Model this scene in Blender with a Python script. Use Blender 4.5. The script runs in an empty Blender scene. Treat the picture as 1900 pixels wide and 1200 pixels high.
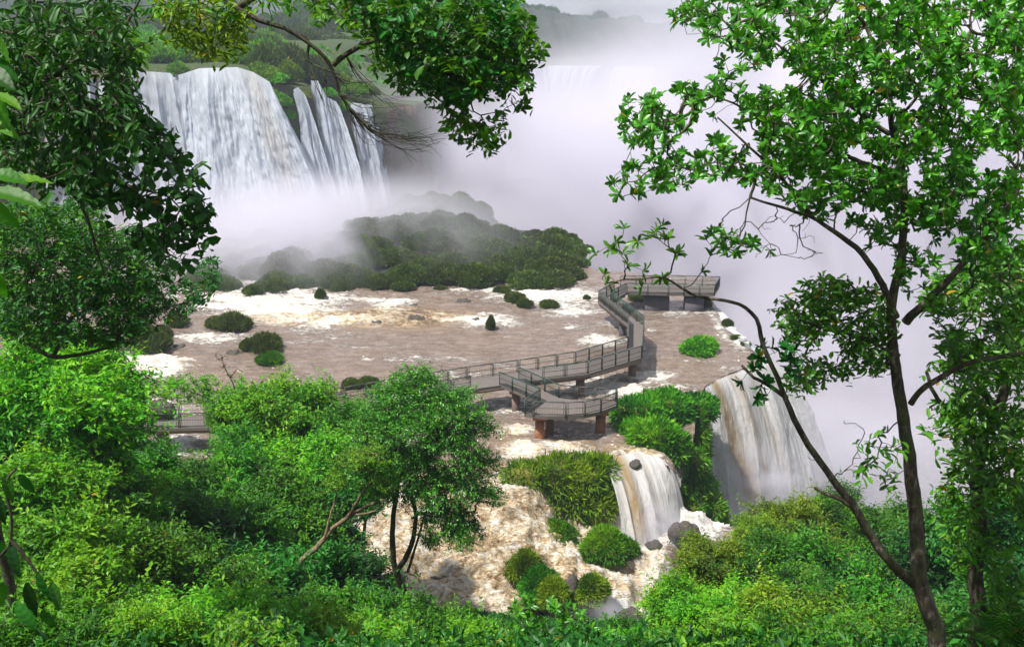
import bpy, math, random
import numpy as np
from mathutils import Vector
S = bpy.context.scene
R = math.radians
# ------------------------------------------------------------------ camera, world, sun, exposure
CAMZ, PITCH, F = 28.0, R(16.8), 1825.0
cam_d = bpy.data.cameras.new('camera'); cam = bpy.data.objects.new('camera', cam_d)
S.collection.objects.link(cam); S.camera = cam
cam.location = (0, 0, CAMZ); cam.rotation_euler = (R(90) - PITCH, 0, 0)
cam_d.sensor_width = 36; cam_d.lens = 36 * F / 1900; cam_d.clip_end = 6000; cam_d.clip_start = 0.05

SUN_EL, SUN_AZ = R(63), R(-120)          # azimuth measured from +Y (view direction) towards +X
sunv = Vector((math.sin(SUN_AZ) * math.cos(SUN_EL), math.cos(SUN_AZ) * math.cos(SUN_EL), math.sin(SUN_EL)))
W = bpy.data.worlds.new("World"); S.world = W; W.use_nodes = True
wn = W.node_tree; bg = wn.nodes['Background']
sky = wn.nodes.new('ShaderNodeTexSky'); sky.sky_type = 'NISHITA'; sky.sun_disc = False
sky.sun_elevation = SUN_EL; sky.sun_rotation = SUN_AZ; sky.air_density = 1.0; sky.dust_density = 3.0; sky.ozone_density = 1.5
# thin bright cloud cover mixed into the sky
tc = wn.nodes.new('ShaderNodeTexCoord'); cn = wn.nodes.new('ShaderNodeTexNoise'); cr = wn.nodes.new('ShaderNodeValToRGB')
mp = wn.nodes.new('ShaderNodeMapping'); mp.inputs['Scale'].default_value = (3, 3, 9)
cn.inputs['Scale'].default_value = 1.6; cn.inputs['Detail'].default_value = 6; cn.inputs['Roughness'].default_value = .55
cr.color_ramp.elements[0].position = .36; cr.color_ramp.elements[1].position = .6
mx = wn.nodes.new('ShaderNodeMix'); mx.data_type = 'RGBA'
mx.inputs[7].default_value = (8.6, 8.8, 9.4, 1)
L = wn.links
L.new(tc.outputs['Generated'], mp.inputs[0]); L.new(mp.outputs[0], cn.inputs[0]); L.new(cn.outputs[0], cr.inputs[0])
L.new(cr.outputs[0], mx.inputs[0]); L.new(sky.outputs[0], mx.inputs[6]); L.new(mx.outputs[2], bg.inputs[0])
bg.inputs[1].default_value = 0.055
sd = bpy.data.lights.new('sun', 'SUN'); sun = bpy.data.objects.new('sun', sd); S.collection.objects.link(sun)
sd.energy = 5.0; sd.angle = R(1.5); sd.color = (1, .955, .88)
sun.rotation_euler = sunv.to_track_quat('Z', 'Y').to_euler()
V = S.view_settings
V.view_transform = 'Standard'; V.look = 'None'; V.gamma = 1; V.use_curve_mapping = False; V.exposure = 0.5
C = S.cycles
C.use_denoising = True; C.denoiser = 'OPENIMAGEDENOISE'; C.use_adaptive_sampling = True; C.adaptive_threshold = 0.02
C.max_bounces = 7; C.diffuse_bounces = 3; C.glossy_bounces = 2; C.transmission_bounces = 4; C.transparent_max_bounces = 12
C.volume_bounces = 3; C.volume_step_rate = 1.5; C.volume_max_steps = 512
C.sample_clamp_indirect = 4.0; C.caustics_reflective = False; C.caustics_refractive = False

# ------------------------------------------------------------------ geometry helpers
def P(px, py, Y):                        # a point seen at pixel (px,py) of the 1900x1200 photo, Y metres ahead
    dx, dy, dz = (px - 950) / F, 1.0, (600 - py) / F
    c, s = math.cos(PITCH), math.sin(PITCH)
    wy, wz = c * dy + s * dz, -s * dy + c * dz
    k = Y / wy
    return Vector((dx * k, Y, CAMZ + wz * k))
def G(px, py, z=0.0):                    # the same on the level z
    c, s = math.cos(PITCH), math.sin(PITCH)
    dz = (600 - py) / F
    k = (z - CAMZ) / (-s + c * dz)
    return Vector(((px - 950) / F * k, (c + s * dz) * k, z))
def toPx(X, Y, Z):
    c, s = math.cos(PITCH), math.sin(PITCH)
    Zr = Z - CAMZ
    dep = Y * c - Zr * s; up = Y * s + Zr * c
    return 950 + F * X / dep, 600 - F * up / dep
def hash2(ix, iy, seed):
    n = (ix.astype(np.int64) * 374761393 + iy.astype(np.int64) * 668265263 + seed * 1274126177) & 0xffffffff
    n = ((n ^ (n >> 13)) * 1274126177) & 0xffffffff
    return ((n ^ (n >> 16)) & 0xffff) / 65535.0
def vnoise(x, y, seed=0):
    ix, iy = np.floor(x), np.floor(y); fx, fy = x - ix, y - iy
    fx = fx * fx * (3 - 2 * fx); fy = fy * fy * (3 - 2 * fy)
    a = hash2(ix, iy, seed); b = hash2(ix + 1, iy, seed); c = hash2(ix, iy + 1, seed); d = hash2(ix + 1, iy + 1, seed)
    return (a * (1 - fx) + b * fx) * (1 - fy) + (c * (1 - fx) + d * fx) * fy
def fbm(x, y, seed=0, o=4):
    v = 0; a = .5; t = 0
    for i in range(o):
        v = v + a * vnoise(x, y, seed + i * 17); t += a; x = x * 2.03; y = y * 2.03; a *= .5
    return v / t
def noise3(p, seed=0, o=3):              # cheap 3-D-ish noise, p (n,3)
    return (fbm(p[:, 0] + .37 * p[:, 2], p[:, 1], seed, o) + fbm(p[:, 1] + .7, p[:, 2] - .29 * p[:, 0], seed + 5, o) + fbm(p[:, 2], p[:, 0] + 3.1, seed + 9, o)) / 3
def smooth(a, b, x):
    t = np.clip((x - a) / (b - a), 0, 1); return t * t * (3 - 2 * t)
def mesh(name, v, faces, attrs=None, uv=None, shade=False):
    """faces: list of (n,k) int arrays"""
    me = bpy.data.meshes.new(name)
    v = np.asarray(v, np.float32)
    me.vertices.add(len(v)); me.vertices.foreach_set('co', v.ravel())
    fl = [np.asarray(f, np.int32) for f in faces if len(f)]
    idx = np.concatenate([f.ravel() for f in fl]); tot = np.concatenate([np.full(len(f), f.shape[1], np.int32) for f in fl])
    me.loops.add(len(idx)); me.loops.foreach_set('vertex_index', idx)
    me.polygons.add(len(tot)); me.polygons.foreach_set('loop_start', np.concatenate([[0], np.cumsum(tot)[:-1]]).astype(np.int32))
    me.update(calc_edges=True); me.validate()
    for k, a in (attrs or {}).items():
        at = me.attributes.new(k, 'FLOAT', 'POINT'); at.data.foreach_set('value', np.asarray(a, np.float32).ravel())
    if uv is not None:
        ul = me.uv_layers.new(name='UVMap'); ul.data.foreach_set('uv', np.asarray(uv, np.float32)[idx].ravel())
    if shade: me.polygons.foreach_set('use_smooth', np.ones(len(tot), bool))
    return me
def obj(name, me, mat=None, parent=None, loc=None):
    o = bpy.data.objects.new(name, me); S.collection.objects.link(o)
    if mat and me is not None and not me.materials: me.materials.append(mat)
    if parent: o.parent = parent
    if loc is not None: o.location = loc
    return o
def tag(o, label, cat, group=None, kind=None):
    if label: o['label'] = label
    if cat: o['category'] = cat
    if group: o['group'] = group
    if kind: o['kind'] = kind
    return o
def thing(name, label, cat, loc=(0, 0, 0), rz=0, group=None):
    o = bpy.data.objects.new(name, None); S.collection.objects.link(o); o.empty_display_size = .3
    o.location = loc; o.rotation_euler = (0, 0, rz); return tag(o, label, cat, group)
def dup(root, loc, rz=0, sc=1.0, label=None, group=None, cat=None, name=None):
    r = root.copy(); S.collection.objects.link(r); r.location = loc; r.rotation_euler = (0, 0, rz)
    r.scale = sc if hasattr(sc, '__len__') else (sc, sc, sc)
    if name: r.name = name
    if label: r['label'] = label
    if group: r['group'] = group
    elif 'group' in r: del r['group']
    if cat: r['category'] = cat
    for ch in root.children:
        c = ch.copy(); S.collection.objects.link(c); c.parent = r
    return r
def grid_faces(nu, nv):
    i = np.arange((nu - 1) * (nv - 1)); u = i // (nv - 1); w = i % (nv - 1); a = u * nv + w
    return np.stack([a, a + nv, a + nv + 1, a + 1], 1)
def norm(a): return a / np.maximum(np.linalg.norm(a, axis=-1, keepdims=True), 1e-9)

class MB:                                # collects boxes and bars into one mesh
    def __init__(s): s.v = []; s.f = []; s.n = 0
    def add(s, v, f):
        s.v.append(np.asarray(v, float)); s.f.append(np.asarray(f) + s.n); s.n += len(v)
    def bar(s, a, b, w, h=None, up=(0, 0, 1)):
        h = h or w; a = np.array(a, float); b = np.array(b, float); d = norm(b - a); up = np.array(up, float)
        sx = np.cross(d, up); sx = norm(sx if np.linalg.norm(sx) > 1e-4 else np.cross(d, (1, 0, 0))); sy = np.cross(sx, d)
        c = [(-1, -1), (1, -1), (1, 1), (-1, 1)]
        v = [a + sx * i * w / 2 + sy * j * h / 2 for i, j in c] + [b + sx * i * w / 2 + sy * j * h / 2 for i, j in c]
        s.add(v, [[0, 3, 2, 1], [4, 5, 6, 7], [0, 1, 5, 4], [1, 2, 6, 5], [2, 3, 7, 6], [3, 0, 4, 7]])
    def box(s, cx, cy, z0, z1, w, d, rz=0):
        c_, s_ = math.cos(rz), math.sin(rz); v = []
        for z in (z0, z1):
            for i, j in ((-1, -1), (1, -1), (1, 1), (-1, 1)):
                x, y = i * w / 2, j * d / 2; v.append((cx + x * c_ - y * s_, cy + x * s_ + y * c_, z))
        s.add(v, [[0, 3, 2, 1], [4, 5, 6, 7], [0, 1, 5, 4], [1, 2, 6, 5], [2, 3, 7, 6], [3, 0, 4, 7]])
    def build(s, name, mat, parent=None, loc=None):
        return obj(name, mesh(name, np.concatenate(s.v), [np.concatenate(s.f)]), mat, parent, loc)

# ------------------------------------------------------------------ materials
def newmat(name):
    m = bpy.data.materials.new(name); m.use_nodes = True; nt = m.node_tree
    return m, nt, nt.nodes['Principled BSDF'], nt.nodes['Material Output']
def N(nt, t, **kw):
    n = nt.nodes.new(t)
    for k, v in kw.items(): setattr(n, k, v)
    return n
def ramp(nt, stops, fac=None, interp='LINEAR'):
    r = N(nt, 'ShaderNodeValToRGB'); e = r.color_ramp; e.interpolation = interp
    while len(e.elements) < len(stops): e.elements.new(.5)
    for el, (p, c) in zip(e.elements, stops): el.position = p; el.color = (*c, 1) if len(c) == 3 else c
    if fac is not None: nt.links.new(fac, r.inputs[0])
    return r
def math_(nt, op, a, b=None, c=None, clamp=False):
    n = N(nt, 'ShaderNodeMath', operation=op, use_clamp=clamp)
    for i, x in enumerate((a, b, c)):
        if x is None: continue
        if isinstance(x, (int, float)): n.inputs[i].default_value = x
        else: nt.links.new(x, n.inputs[i])
    return n.outputs[0]
def mixc(nt, f, a, b, bt='MIX'):
    n = N(nt, 'ShaderNodeMix', data_type='RGBA', blend_type=bt)
    for i, x in ((0, f), (6, a), (7, b)):
        if isinstance(x, (int, float)): n.inputs[i].default_value = x
        elif isinstance(x, tuple): n.inputs[i].default_value = (*x, 1)
        else: nt.links.new(x, n.inputs[i])
    return n.outputs[2]
def noise(nt, scale, detail=4, rough=.55, vec=None, sc=None, dist=0):
    n = N(nt, 'ShaderNodeTexNoise'); n.inputs['Scale'].default_value = scale; n.inputs['Detail'].default_value = detail
    n.inputs['Roughness'].default_value = rough; n.inputs['Distortion'].default_value = dist
    if vec is None: vec = N(nt, 'ShaderNodeTexCoord').outputs['Object']
    if sc:
        m = N(nt, 'ShaderNodeMapping'); m.inputs['Scale'].default_value = sc; nt.links.new(vec, m.inputs[0]); vec = m.outputs[0]
    nt.links.new(vec, n.inputs[0]); return n.outputs[0]
def bump(nt, b, h, s, d=.1):
    n = N(nt, 'ShaderNodeBump'); n.inputs['Strength'].default_value = s; n.inputs['Distance'].default_value = d
    nt.links.new(h, n.inputs['Height']); nt.links.new(n.outputs[0], b.inputs['Normal'])
def attr(nt, name): return N(nt, 'ShaderNodeAttribute', attribute_name=name).outputs['Fac']
def leafmat(name, dark, mid, light, trans=.35, rough=.5, spec=.35):
    m, nt, b, out = newmat(name)
    r = ramp(nt, [(0, dark), (.48, mid), (.93, light), (.99, (.36, .27, .02))], attr(nt, 'tint'))
    oi = N(nt, 'ShaderNodeObjectInfo').outputs['Random']
    hs = N(nt, 'ShaderNodeHueSaturation'); nt.links.new(r.outputs[0], hs.inputs['Color'])
    nt.links.new(math_(nt, 'MULTIPLY_ADD', oi, .022, .494), hs.inputs['Hue'])
    nt.links.new(math_(nt, 'MULTIPLY_ADD', oi, .35, .82), hs.inputs['Value'])
    nt.links.new(hs.outputs[0], b.inputs['Base Color'])
    b.inputs['Roughness'].default_value = rough; b.inputs['Specular IOR Level'].default_value = spec
    t = N(nt, 'ShaderNodeBsdfTranslucent'); g = mixc(nt, 1.0, hs.outputs[0], (1.5, 1.35, .45), 'MULTIPLY')
    nt.links.new(g, t.inputs[0])
    ms = N(nt, 'ShaderNodeMixShader'); ms.inputs[0].default_value = trans
    nt.links.new(b.outputs[0], ms.inputs[1]); nt.links.new(t.outputs[0], ms.inputs[2]); nt.links.new(ms.outputs[0], out.inputs[0])
    return m
def barkmat(name, a, b_, c, s=1.0):
    m, nt, b, out = newmat(name)
    n1 = noise(nt, 20 * s, 7, .7, sc=(1, 1, .45)); n2 = noise(nt, 8 * s, 5, .65)
    r = ramp(nt, [(.36, a), (.52, b_), (.64, c)], n1)
    r2 = ramp(nt, [(.45, (0, 0, 0)), (.62, (1, 1, 1))], n2)
    col = mixc(nt, r2.outputs[0], r.outputs[0], (.07, .085, .03))
    nt.links.new(col, b.inputs['Base Color']); b.inputs['Roughness'].default_value = .85
    bump(nt, b, n1, .8, .03); return m
def plain(name, col, rough=.6, metal=0, var=.25, s=4):
    m, nt, b, out = newmat(name)
    n = noise(nt, s, 5, .6)
    nt.links.new(mixc(nt, n, tuple(c * (1 - var) for c in col), tuple(min(1, c * (1 + var)) for c in col)), b.inputs['Base Color'])
    b.inputs['Roughness'].default_value = rough; b.inputs['Metallic'].default_value = metal
    bump(nt, b, n, .2, .02); return m

def watermat(name, c0, c1, foamc=(.60, .58, .55)):
    m, nt, b, out = newmat(name)
    tcx = N(nt, 'ShaderNodeTexCoord').outputs['Object']
    foam, tan = attr(nt, 'foam'), attr(nt, 'tan')
    nf = noise(nt, 1.1, 8, .70, tcx, (.45, 1.25, 1), 1.6); nb = noise(nt, .12, 4, .6, tcx, (1, 2, 1), .6)
    nr = noise(nt, 1.25, 6, .6, tcx, (.36, 1.25, 1), 1.2); rg = noise(nt, .8, 6, .66, tcx, (.5, 1.2, 1), 2.0); nfine = noise(nt, 4.2, 6, .74, tcx, (.45, 1.3, 1), 1.4)
    base = mixc(nt, ramp(nt, [(.36, (0, 0, 0)), (.64, (1, 1, 1))], nr).outputs[0], c0, c1)  # ripple shading painted into the base colour: dark troughs, paler crests
    base = mixc(nt, math_(nt, 'MULTIPLY', tan, ramp(nt, [(.3, (.4,) * 3), (.7, (1,) * 3)], nb).outputs[0]), base, (.34, .22, .11))
    # foam = regional amount pushed through fine streak noise
    rg = math_(nt, 'SUBTRACT', 1.0, math_(nt, 'ABSOLUTE', math_(nt, 'MULTIPLY_ADD', rg, 5.0, -2.5)))
    t = math_(nt, 'ADD', math_(nt, 'ADD', math_(nt, 'MULTIPLY', nf, .48), math_(nt, 'MULTIPLY', nfine, .42)), math_(nt, 'MULTIPLY', rg, .085))
    f = math_(nt, 'ADD', t, math_(nt, 'MULTIPLY_ADD', foam, .27, -.645))
    f = math_(nt, 'MULTIPLY', f, 13.0, clamp=True)
    col = mixc(nt, f, base, mixc(nt, math_(nt, 'MULTIPLY', tan, ramp(nt, [(.42, (.0,) * 3), (.6, (.8,) * 3)], nfine).outputs[0]), foamc, (.46, .33, .18)))
    rap = noise(nt, 1.5, 9, .74, tcx, (.75, 1.0, 1.0), 2.4); rap2 = noise(nt, .45, 5, .6, tcx, (.8, 1.2, 1), 1.5)
    rs_ = math_(nt, 'ADD', math_(nt, 'MULTIPLY_ADD', rap, 2.6, -1.30), math_(nt, 'ADD', math_(nt, 'MULTIPLY_ADD', rap2, 1.3, -.65), math_(nt, 'MULTIPLY', foam, .62)), clamp=True)
    rcol = ramp(nt, [(0, (.10, .065, .045)), (.22, (.27, .18, .095)), (.42, (.46, .345, .20)), (.60, (.60, .53, .42)), (.80, foamc)], rs_).outputs[0]
    col = mixc(nt, ramp(nt, [(.35, (0,) * 3), (.75, (1,) * 3)], tan).outputs[0], col, rcol)
    nt.links.new(col, b.inputs['Base Color'])
    nt.links.new(math_(nt, 'MULTIPLY_ADD', f, .5, .07), b.inputs['Roughness']); b.inputs['IOR'].default_value = 1.4; b.inputs['Specular IOR Level'].default_value = .8
    h = math_(nt, 'ADD', math_(nt, 'MULTIPLY', nr, 1.0), math_(nt, 'ADD', math_(nt, 'MULTIPLY', nfine, .25), math_(nt, 'MULTIPLY', f, .22)))
    bump(nt, b, h, .9, .28)
    return m
def fallmat(name, white=(.88, .88, .89), tanc=(.46, .32, .14), su=1.0, sv=1.0, lowc=.78, bs=.5, gr=.8):
    m, nt, b, out = newmat(name)
    uv = N(nt, 'ShaderNodeUVMap').outputs[0]
    n1 = noise(nt, 1.0, 7, .62, uv, (1.3 * su, .16, 1), .3); n2 = noise(nt, 1.0, 6, .7, uv, (6 * su, 1.1 * sv, 1), .5)
    n3 = noise(nt, 1.0, 3, .5, uv, (.35 * su, .05, 1)); n4 = noise(nt, 1.0, 6, .68, uv, (3.2 * gr, 1.5 * gr, 1), 1.0)
    tan = attr(nt, 'tan'); gap = attr(nt, 'gap')
    w = mixc(nt, ramp(nt, [(.40, (0,) * 3), (.58, (1,) * 3)], math_(nt, 'ADD', math_(nt, 'MULTIPLY', n2, .45), math_(nt, 'MULTIPLY', n4, .55))).outputs[0], tuple(c * lowc for c in white), white)
    w = mixc(nt, math_(nt, 'MULTIPLY', tan, ramp(nt, [(.25, (.25,) * 3), (.55, (1,) * 3)], n4).outputs[0]), w, tanc)
    nt.links.new(w, b.inputs['Base Color']); b.inputs['Roughness'].default_value = .6
    a = math_(nt, 'ADD', math_(nt, 'MULTIPLY', n1, .5), math_(nt, 'MULTIPLY', n2, .5))
    a = math_(nt, 'MULTIPLY', math_(nt, 'SUBTRACT', math_(nt, 'ADD', a, .42), gap), 6.0, clamp=True)
    nt.links.new(a, b.inputs['Alpha'])
    tl = N(nt, 'ShaderNodeBsdfTranslucent'); nt.links.new(w, tl.inputs[0])
    tp = N(nt, 'ShaderNodeBsdfTransparent'); m1 = N(nt, 'ShaderNodeMixShader'); m1.inputs[0].default_value = .45
    b2 = b; nt.links.new(b.outputs[0], m1.inputs[1])
    m2 = N(nt, 'ShaderNodeMixShader'); nt.links.new(a, m2.inputs[0]); nt.links.new(tp.outputs[0], m2.inputs[1]); nt.links.new(tl.outputs[0], m2.inputs[2])
    nt.links.new(m2.outputs[0], m1.inputs[2]); nt.links.new(m1.outputs[0], out.inputs[0])
    bump(nt, b, math_(nt, 'ADD', n1, math_(nt, 'ADD', math_(nt, 'MULTIPLY', n2, .4), n4)), bs, .4)
    return m
def rockmat(name, a, b_, moss, mossamt=.5, s=1.0, topc=None):
    m, nt, b, out = newmat(name)
    n1 = noise(nt, .8 * s, 8, .65); n2 = noise(nt, .25 * s, 5, .6)
    r = ramp(nt, [(.3, a), (.7, b_)], n1)
    r2 = ramp(nt, [(.62 - mossamt * .35, (0,) * 3), (.72 - mossamt * .35, (1,) * 3)], n2)
    col = mixc(nt, r2.outputs[0], r.outputs[0], moss)
    if topc:
        sp = N(nt, 'ShaderNodeSeparateXYZ'); nt.links.new(N(nt, 'ShaderNodeNewGeometry').outputs['Normal'], sp.inputs[0])
        col = mixc(nt, ramp(nt, [(.72, (0,) * 3), (.9, (1,) * 3)], sp.outputs[2]).outputs[0], col, mixc(nt, n1, tuple(c * .5 for c in topc), topc))
    nt.links.new(col, b.inputs['Base Color']); b.inputs['Roughness'].default_value = .8
    bump(nt, b, n1, 1, .5 / s); return m

M = {}
M['river'] = watermat('river_water', (.125, .092, .076), (.24, .19, .165))
M['gorge_water'] = watermat('gorge_river_water', (.12, .095, .09), (.22, .19, .18))
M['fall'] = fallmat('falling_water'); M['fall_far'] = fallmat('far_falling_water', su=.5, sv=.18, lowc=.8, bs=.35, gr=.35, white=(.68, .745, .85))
M['rock'] = rockmat('wet_rock', (.035, .03, .03), (.12, .10, .09), (.05, .07, .02), .35)
M['cliff'] = rockmat('basalt_cliff', (.05, .035, .03), (.16, .11, .09), (.06, .09, .02), .5, topc=(.05, .09, .015))
M['soil'] = rockmat('forest_soil', (.03, .025, .015), (.07, .055, .03), (.03, .05, .012), .6)
M['moss'] = rockmat('moss', (.05, .08, .008), (.13, .17, .015), (.16, .15, .02), .3, 2)
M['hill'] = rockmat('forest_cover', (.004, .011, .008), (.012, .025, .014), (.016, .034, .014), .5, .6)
M['plateau'] = rockmat('plateau_grass', (.06, .09, .015), (.12, .15, .03), (.10, .14, .02), .5)
M['leaf_bright'] = leafmat('bright_leaf', (.04, .16, .004), (.095, .33, .005), (.22, .46, .010))
M['leaf_mid'] = leafmat('mid_leaf', (.018, .085, .004), (.05, .21, .006), (.13, .35, .010))
M['leaf_dark'] = leafmat('dark_leaf', (.009, .055, .007), (.018, .11, .009), (.04, .19, .014), trans=.25)
M['leaf_olive'] = leafmat('olive_leaf', (.055, .14, .004), (.135, .27, .007), (.29, .42, .012))
M['leaf_gloss'] = leafmat('glossy_leaf', (.022, .10, .008), (.06, .22, .010), (.13, .34, .015), trans=.3, rough=.35, spec=.5)
M['leaf_shrub'] = leafmat('shrub_leaf', (.035, .06, .012), (.07, .12, .016), (.12, .19, .022), trans=.3)
M['leaf_orange'] = leafmat('withered_leaf', (.08, .04, .02), (.14, .08, .03), (.2, .13, .05))
M['bark'] = barkmat('dark_bark', (.02, .014, .01), (.05, .036, .025), (.10, .08, .06))
M['bark_light'] = barkmat('lichen_bark', (.022, .016, .011), (.075, .055, .04), (.26, .23, .18), .9)
M['bark_tan'] = barkmat('tan_bark', (.10, .06, .035), (.22, .15, .09), (.33, .26, .18))
M['metal_green'] = plain('green_painted_metal', (.02, .055, .04), .45, .2)
M['metal_grey'] = plain('grey_painted_metal', (.055, .065, .06), .5, .2)
M['deck'] = plain('deck_boards', (.135, .115, .105), .6, s=2)
M['beam'] = plain('deck_beam', (.16, .11, .09), .7, s=1.5)
M['pier'] = rockmat('stained_pier', (.30, .10, .04), (.38, .17, .08), (.12, .07, .05), .35, 1.2)
M['pier_grey'] = plain('grey_concrete', (.09, .085, .10), .8, s=1)
M['pier_brown'] = plain('brown_concrete', (.17, .12, .10), .8, s=1)

# ------------------------------------------------------------------ river surface
rng = np.random.default_rng(7)
ctrl = []
for py in (420, 480, 540, 600, 660, 720, 770):
    for px in range(-300, 1400, 100): ctrl.append((px, py, 0))
ctrl += [(x, 810, 0) for x in range(0, 1260, 60)]
ctrl += [(940, 840, -.25), (1000, 845, -.15), (1060, 845, -.2), (1100, 840, -.2), (1140, 838, -.3), (1180, 835, -.35), (1225, 852, -.4), (1122, 848, -.4),
         (700, 880, -.6), (600, 860, -.3), (850, 870, -.5), (940, 900, -.9), (930, 940, -1.5), (960, 985, -2.4), (900, 960, -2.0), (800, 940, -1.5), (700, 960, -1.6),
         (1010, 1010, -3.0), (1050, 1030, -3.5), (850, 1030, -2.9), (950, 1040, -3.2), (740, 1020, -2.4), (690, 1050, -2.8), (800, 1090, -3.8), (880, 1120, -4.4), (960, 1100, -4.2),
         (1040, 1070, -4.0), (1090, 1060, -4.2), (1100, 1010, -4.0), (1170, 1025, -4.4), (1150, 1090, -4.9), (1060, 1110, -4.8), (1120, 1105, -5.1),
         (1100, 1165, -6.6), (1150, 1175, -6.8), (1200, 1130, -6.2), (1200, 1070, -5.0), (1210, 1020, -4.5), (1190, 985, -4.4), (1240, 985, -4.5), (1265, 950, -4.5),
         (1300, 990, -4.7), (1290, 1040, -5.2), (1350, 990, -5.2), (1260, 1110, -6.2), (1230, 1180, -7.2), (1000, 1180, -6.6), (900, 1180, -5.8),
         (1166, 1005, -4.4), (1340, 1100, -7), (1250, 1250, -8), (1100, 1260, -8), (600, 1000, -1.8), (500, 960, -.8), (400, 900, -.2)]
CP = np.array([[*G(a, b, c)] for a, b, c in ctrl])
for a_, b_ in ((1135, 848), (1155, 842), (1184, 836), (1205, 842), (1226, 850), (1242, 858)):
    q_ = G(a_, b_, -.4); CP = np.vstack([CP, [q_.x, q_.y + .4, -.4], [q_.x, q_.y - .9, -4.3], [q_.x, q_.y - 1.9, -4.5]])
def zriv(x, y):
    sh = x.shape; x = x.ravel(); y = y.ravel(); o = np.zeros(len(x))
    for i in range(0, len(x), 20000):
        d = (x[i:i + 20000, None] - CP[None, :, 0]) ** 2 + (y[i:i + 20000, None] - CP[None, :, 1]) ** 2 + .15
        w = d ** -2.6; o[i:i + 20000] = (w @ CP[:, 2]) / w.sum(1)
    return o.reshape(sh)
lip_px = [(1330, 516, 0), (1322, 556, 0), (1345, 605, 0), (1390, 645, 0), (1419, 666, 0), (1400, 680, 0), (1370, 690, 0), (1335, 704, 0), (1309, 719, 0), (1296, 740, 0), (1290, 800, -.3),
          (1258, 850, -.4), (1270, 950, -4.5), (1345, 975, -5), (1400, 1010, -6), (1380, 1100, -7), (1300, 1260, -8)]
riv_poly = [G(*a)[:2] for a in lip_px + [(1000, 1260, -8), (700, 1150, -4), (550, 1060, -2), (300, 1000, 0), (-200, 900, 0), (-900, 700, 0), (-1100, 380, 0), (560, 385, 0), (740, 400, 0), (900, 436, 0), (1020, 466, 0), (1112, 503, 0)]]
def inpoly(x, y, poly):
    r = np.zeros(x.shape, bool); n = len(poly)
    for i in range(n):
        x1, y1 = poly[i]; x2, y2 = poly[(i + 1) % n]
        c = ((y1 > y) != (y2 > y)) & (x < (x2 - x1) * (y - y1) / ((y2 - y1) or 1e-9) + x1); r ^= c
    return r
def polydist(x, y, poly):
    d = np.full(x.shape, 1e9)
    for i in range(len(poly)):
        a = np.array(poly[i]); b = np.array(poly[(i + 1) % len(poly)]); ab = b - a
        t = np.clip(((x - a[0]) * ab[0] + (y - a[1]) * ab[1]) / (ab @ ab + 1e-9), 0, 1)
        d = np.minimum(d, np.hypot(x - a[0] - t * ab[0], y - a[1] - t * ab[1]))
    return d
def foam_masks(px, py, x, y):
    f = np.full(px.shape, .12); t = np.full(px.shape, .12)
    def e(cx, cy, rx, ry, a, tn=0, rot=0):
        nonlocal f, t
        c, s = math.cos(rot), math.sin(rot); u = ((px - cx) * c + (py - cy) * s) / rx; w = (-(px - cx) * s + (py - cy) * c) / ry
        k = np.exp(-(u * u + w * w)); f = np.maximum(f, a * k); t = np.maximum(t, tn * k)
    e(500, 560, 170, 36, 1.1, .4); e(600, 592, 190, 17, .95, .9); e(740, 590, 150, 22, .3, 1.0); e(700, 560, 90, 18, .55, .3)
    e(900, 595, 80, 16, .95, .3); e(860, 522, 30, 10, .95); e(1010, 547, 130, 20, 1.1, .3); e(1060, 578, 70, 18, .95, .2); e(960, 540, 60, 20, .6)
    e(840, 545, 60, 12, .5); e(960, 625, 60, 10, .3, .2)
    e(390, 628, 95, 14, .95, .3); e(280, 680, 90, 26, .95, .7); e(300, 760, 110, 30, .65, .5); e(330, 820, 60, 20, .9); e(400, 700, 80, 20, .4, .4)
    e(1115, 632, 55, 14, 1.05, .3); e(1060, 610, 40, 8, .5); e(1190, 655, 25, 22, .5, .3); e(1130, 722, 85, 22, 1.15, .6); e(1060, 728, 40, 12, .9, .4); e(1220, 735, 60, 14, .9, .6); e(1200, 700, 65, 15, .9, .4)
    e(1250, 720, 50, 10, .65, .4); e(1300, 672, 70, 7, .6, .1); e(1000, 730, 80, 14, .4, .1); e(1335, 605, 14, 40, .7, 0, -.5); e(1375, 640, 26, 18, .8)
    e(970, 835, 55, 24, 1.2, .9); e(1050, 828, 60, 18, 1.0, .8); e(955, 800, 50, 16, 1.0, .7); e(1120, 800, 50, 14, .8, .5); e(1100, 835, 30, 10, .6, .6); e(1175, 840, 65, 16, .9, 1.0)
    e(660, 780, 60, 12, .5); e(1150, 770, 40, 10, .3)
    f = f * (.50 + 1.0 * fbm(x * .30 + y * .1, y * .8, 301, 4)) + .34 * smooth(.56, .72, fbm(x * .16 + 3, y * .55, 305, 3)) + .06
    low = smooth(840, 875, py) * smooth(1300, 1200, px)
    f = np.maximum(f, low * (.42 + .75 * fbm(x * .35, y * .35, 3, 3))); t = np.maximum(t, low * (.55 + .45 * smooth(1250, 1050, px)))
    e(1210, 1000, 90, 30, 1.1); e(1300, 965, 70, 45, 1.4); e(1270, 930, 40, 60, 1.4); e(1130, 700, 260, 60, .42, .3); e(1250, 690, 120, 40, .4, .2); e(1130, 1110, 60, 50, 1.05); e(1000, 1130, 80, 30, .95, .5)
    return np.clip(f, 0, 1.5), np.clip(t, 0, 1)
pxs = np.arange(-420, 1480, 2.2); pys = np.concatenate([np.arange(386, 560, 1.2), np.arange(560, 1290, 1.8)])
c, s = math.cos(PITCH), math.sin(PITCH)
A, B = np.meshgrid(pxs, pys, indexing='ij')
dz = (600 - B) / F; k = -CAMZ / (-s + c * dz); X = (A - 950) / F * k; Y = (c + s * dz) * k
Z = zriv(X, Y)
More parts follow.
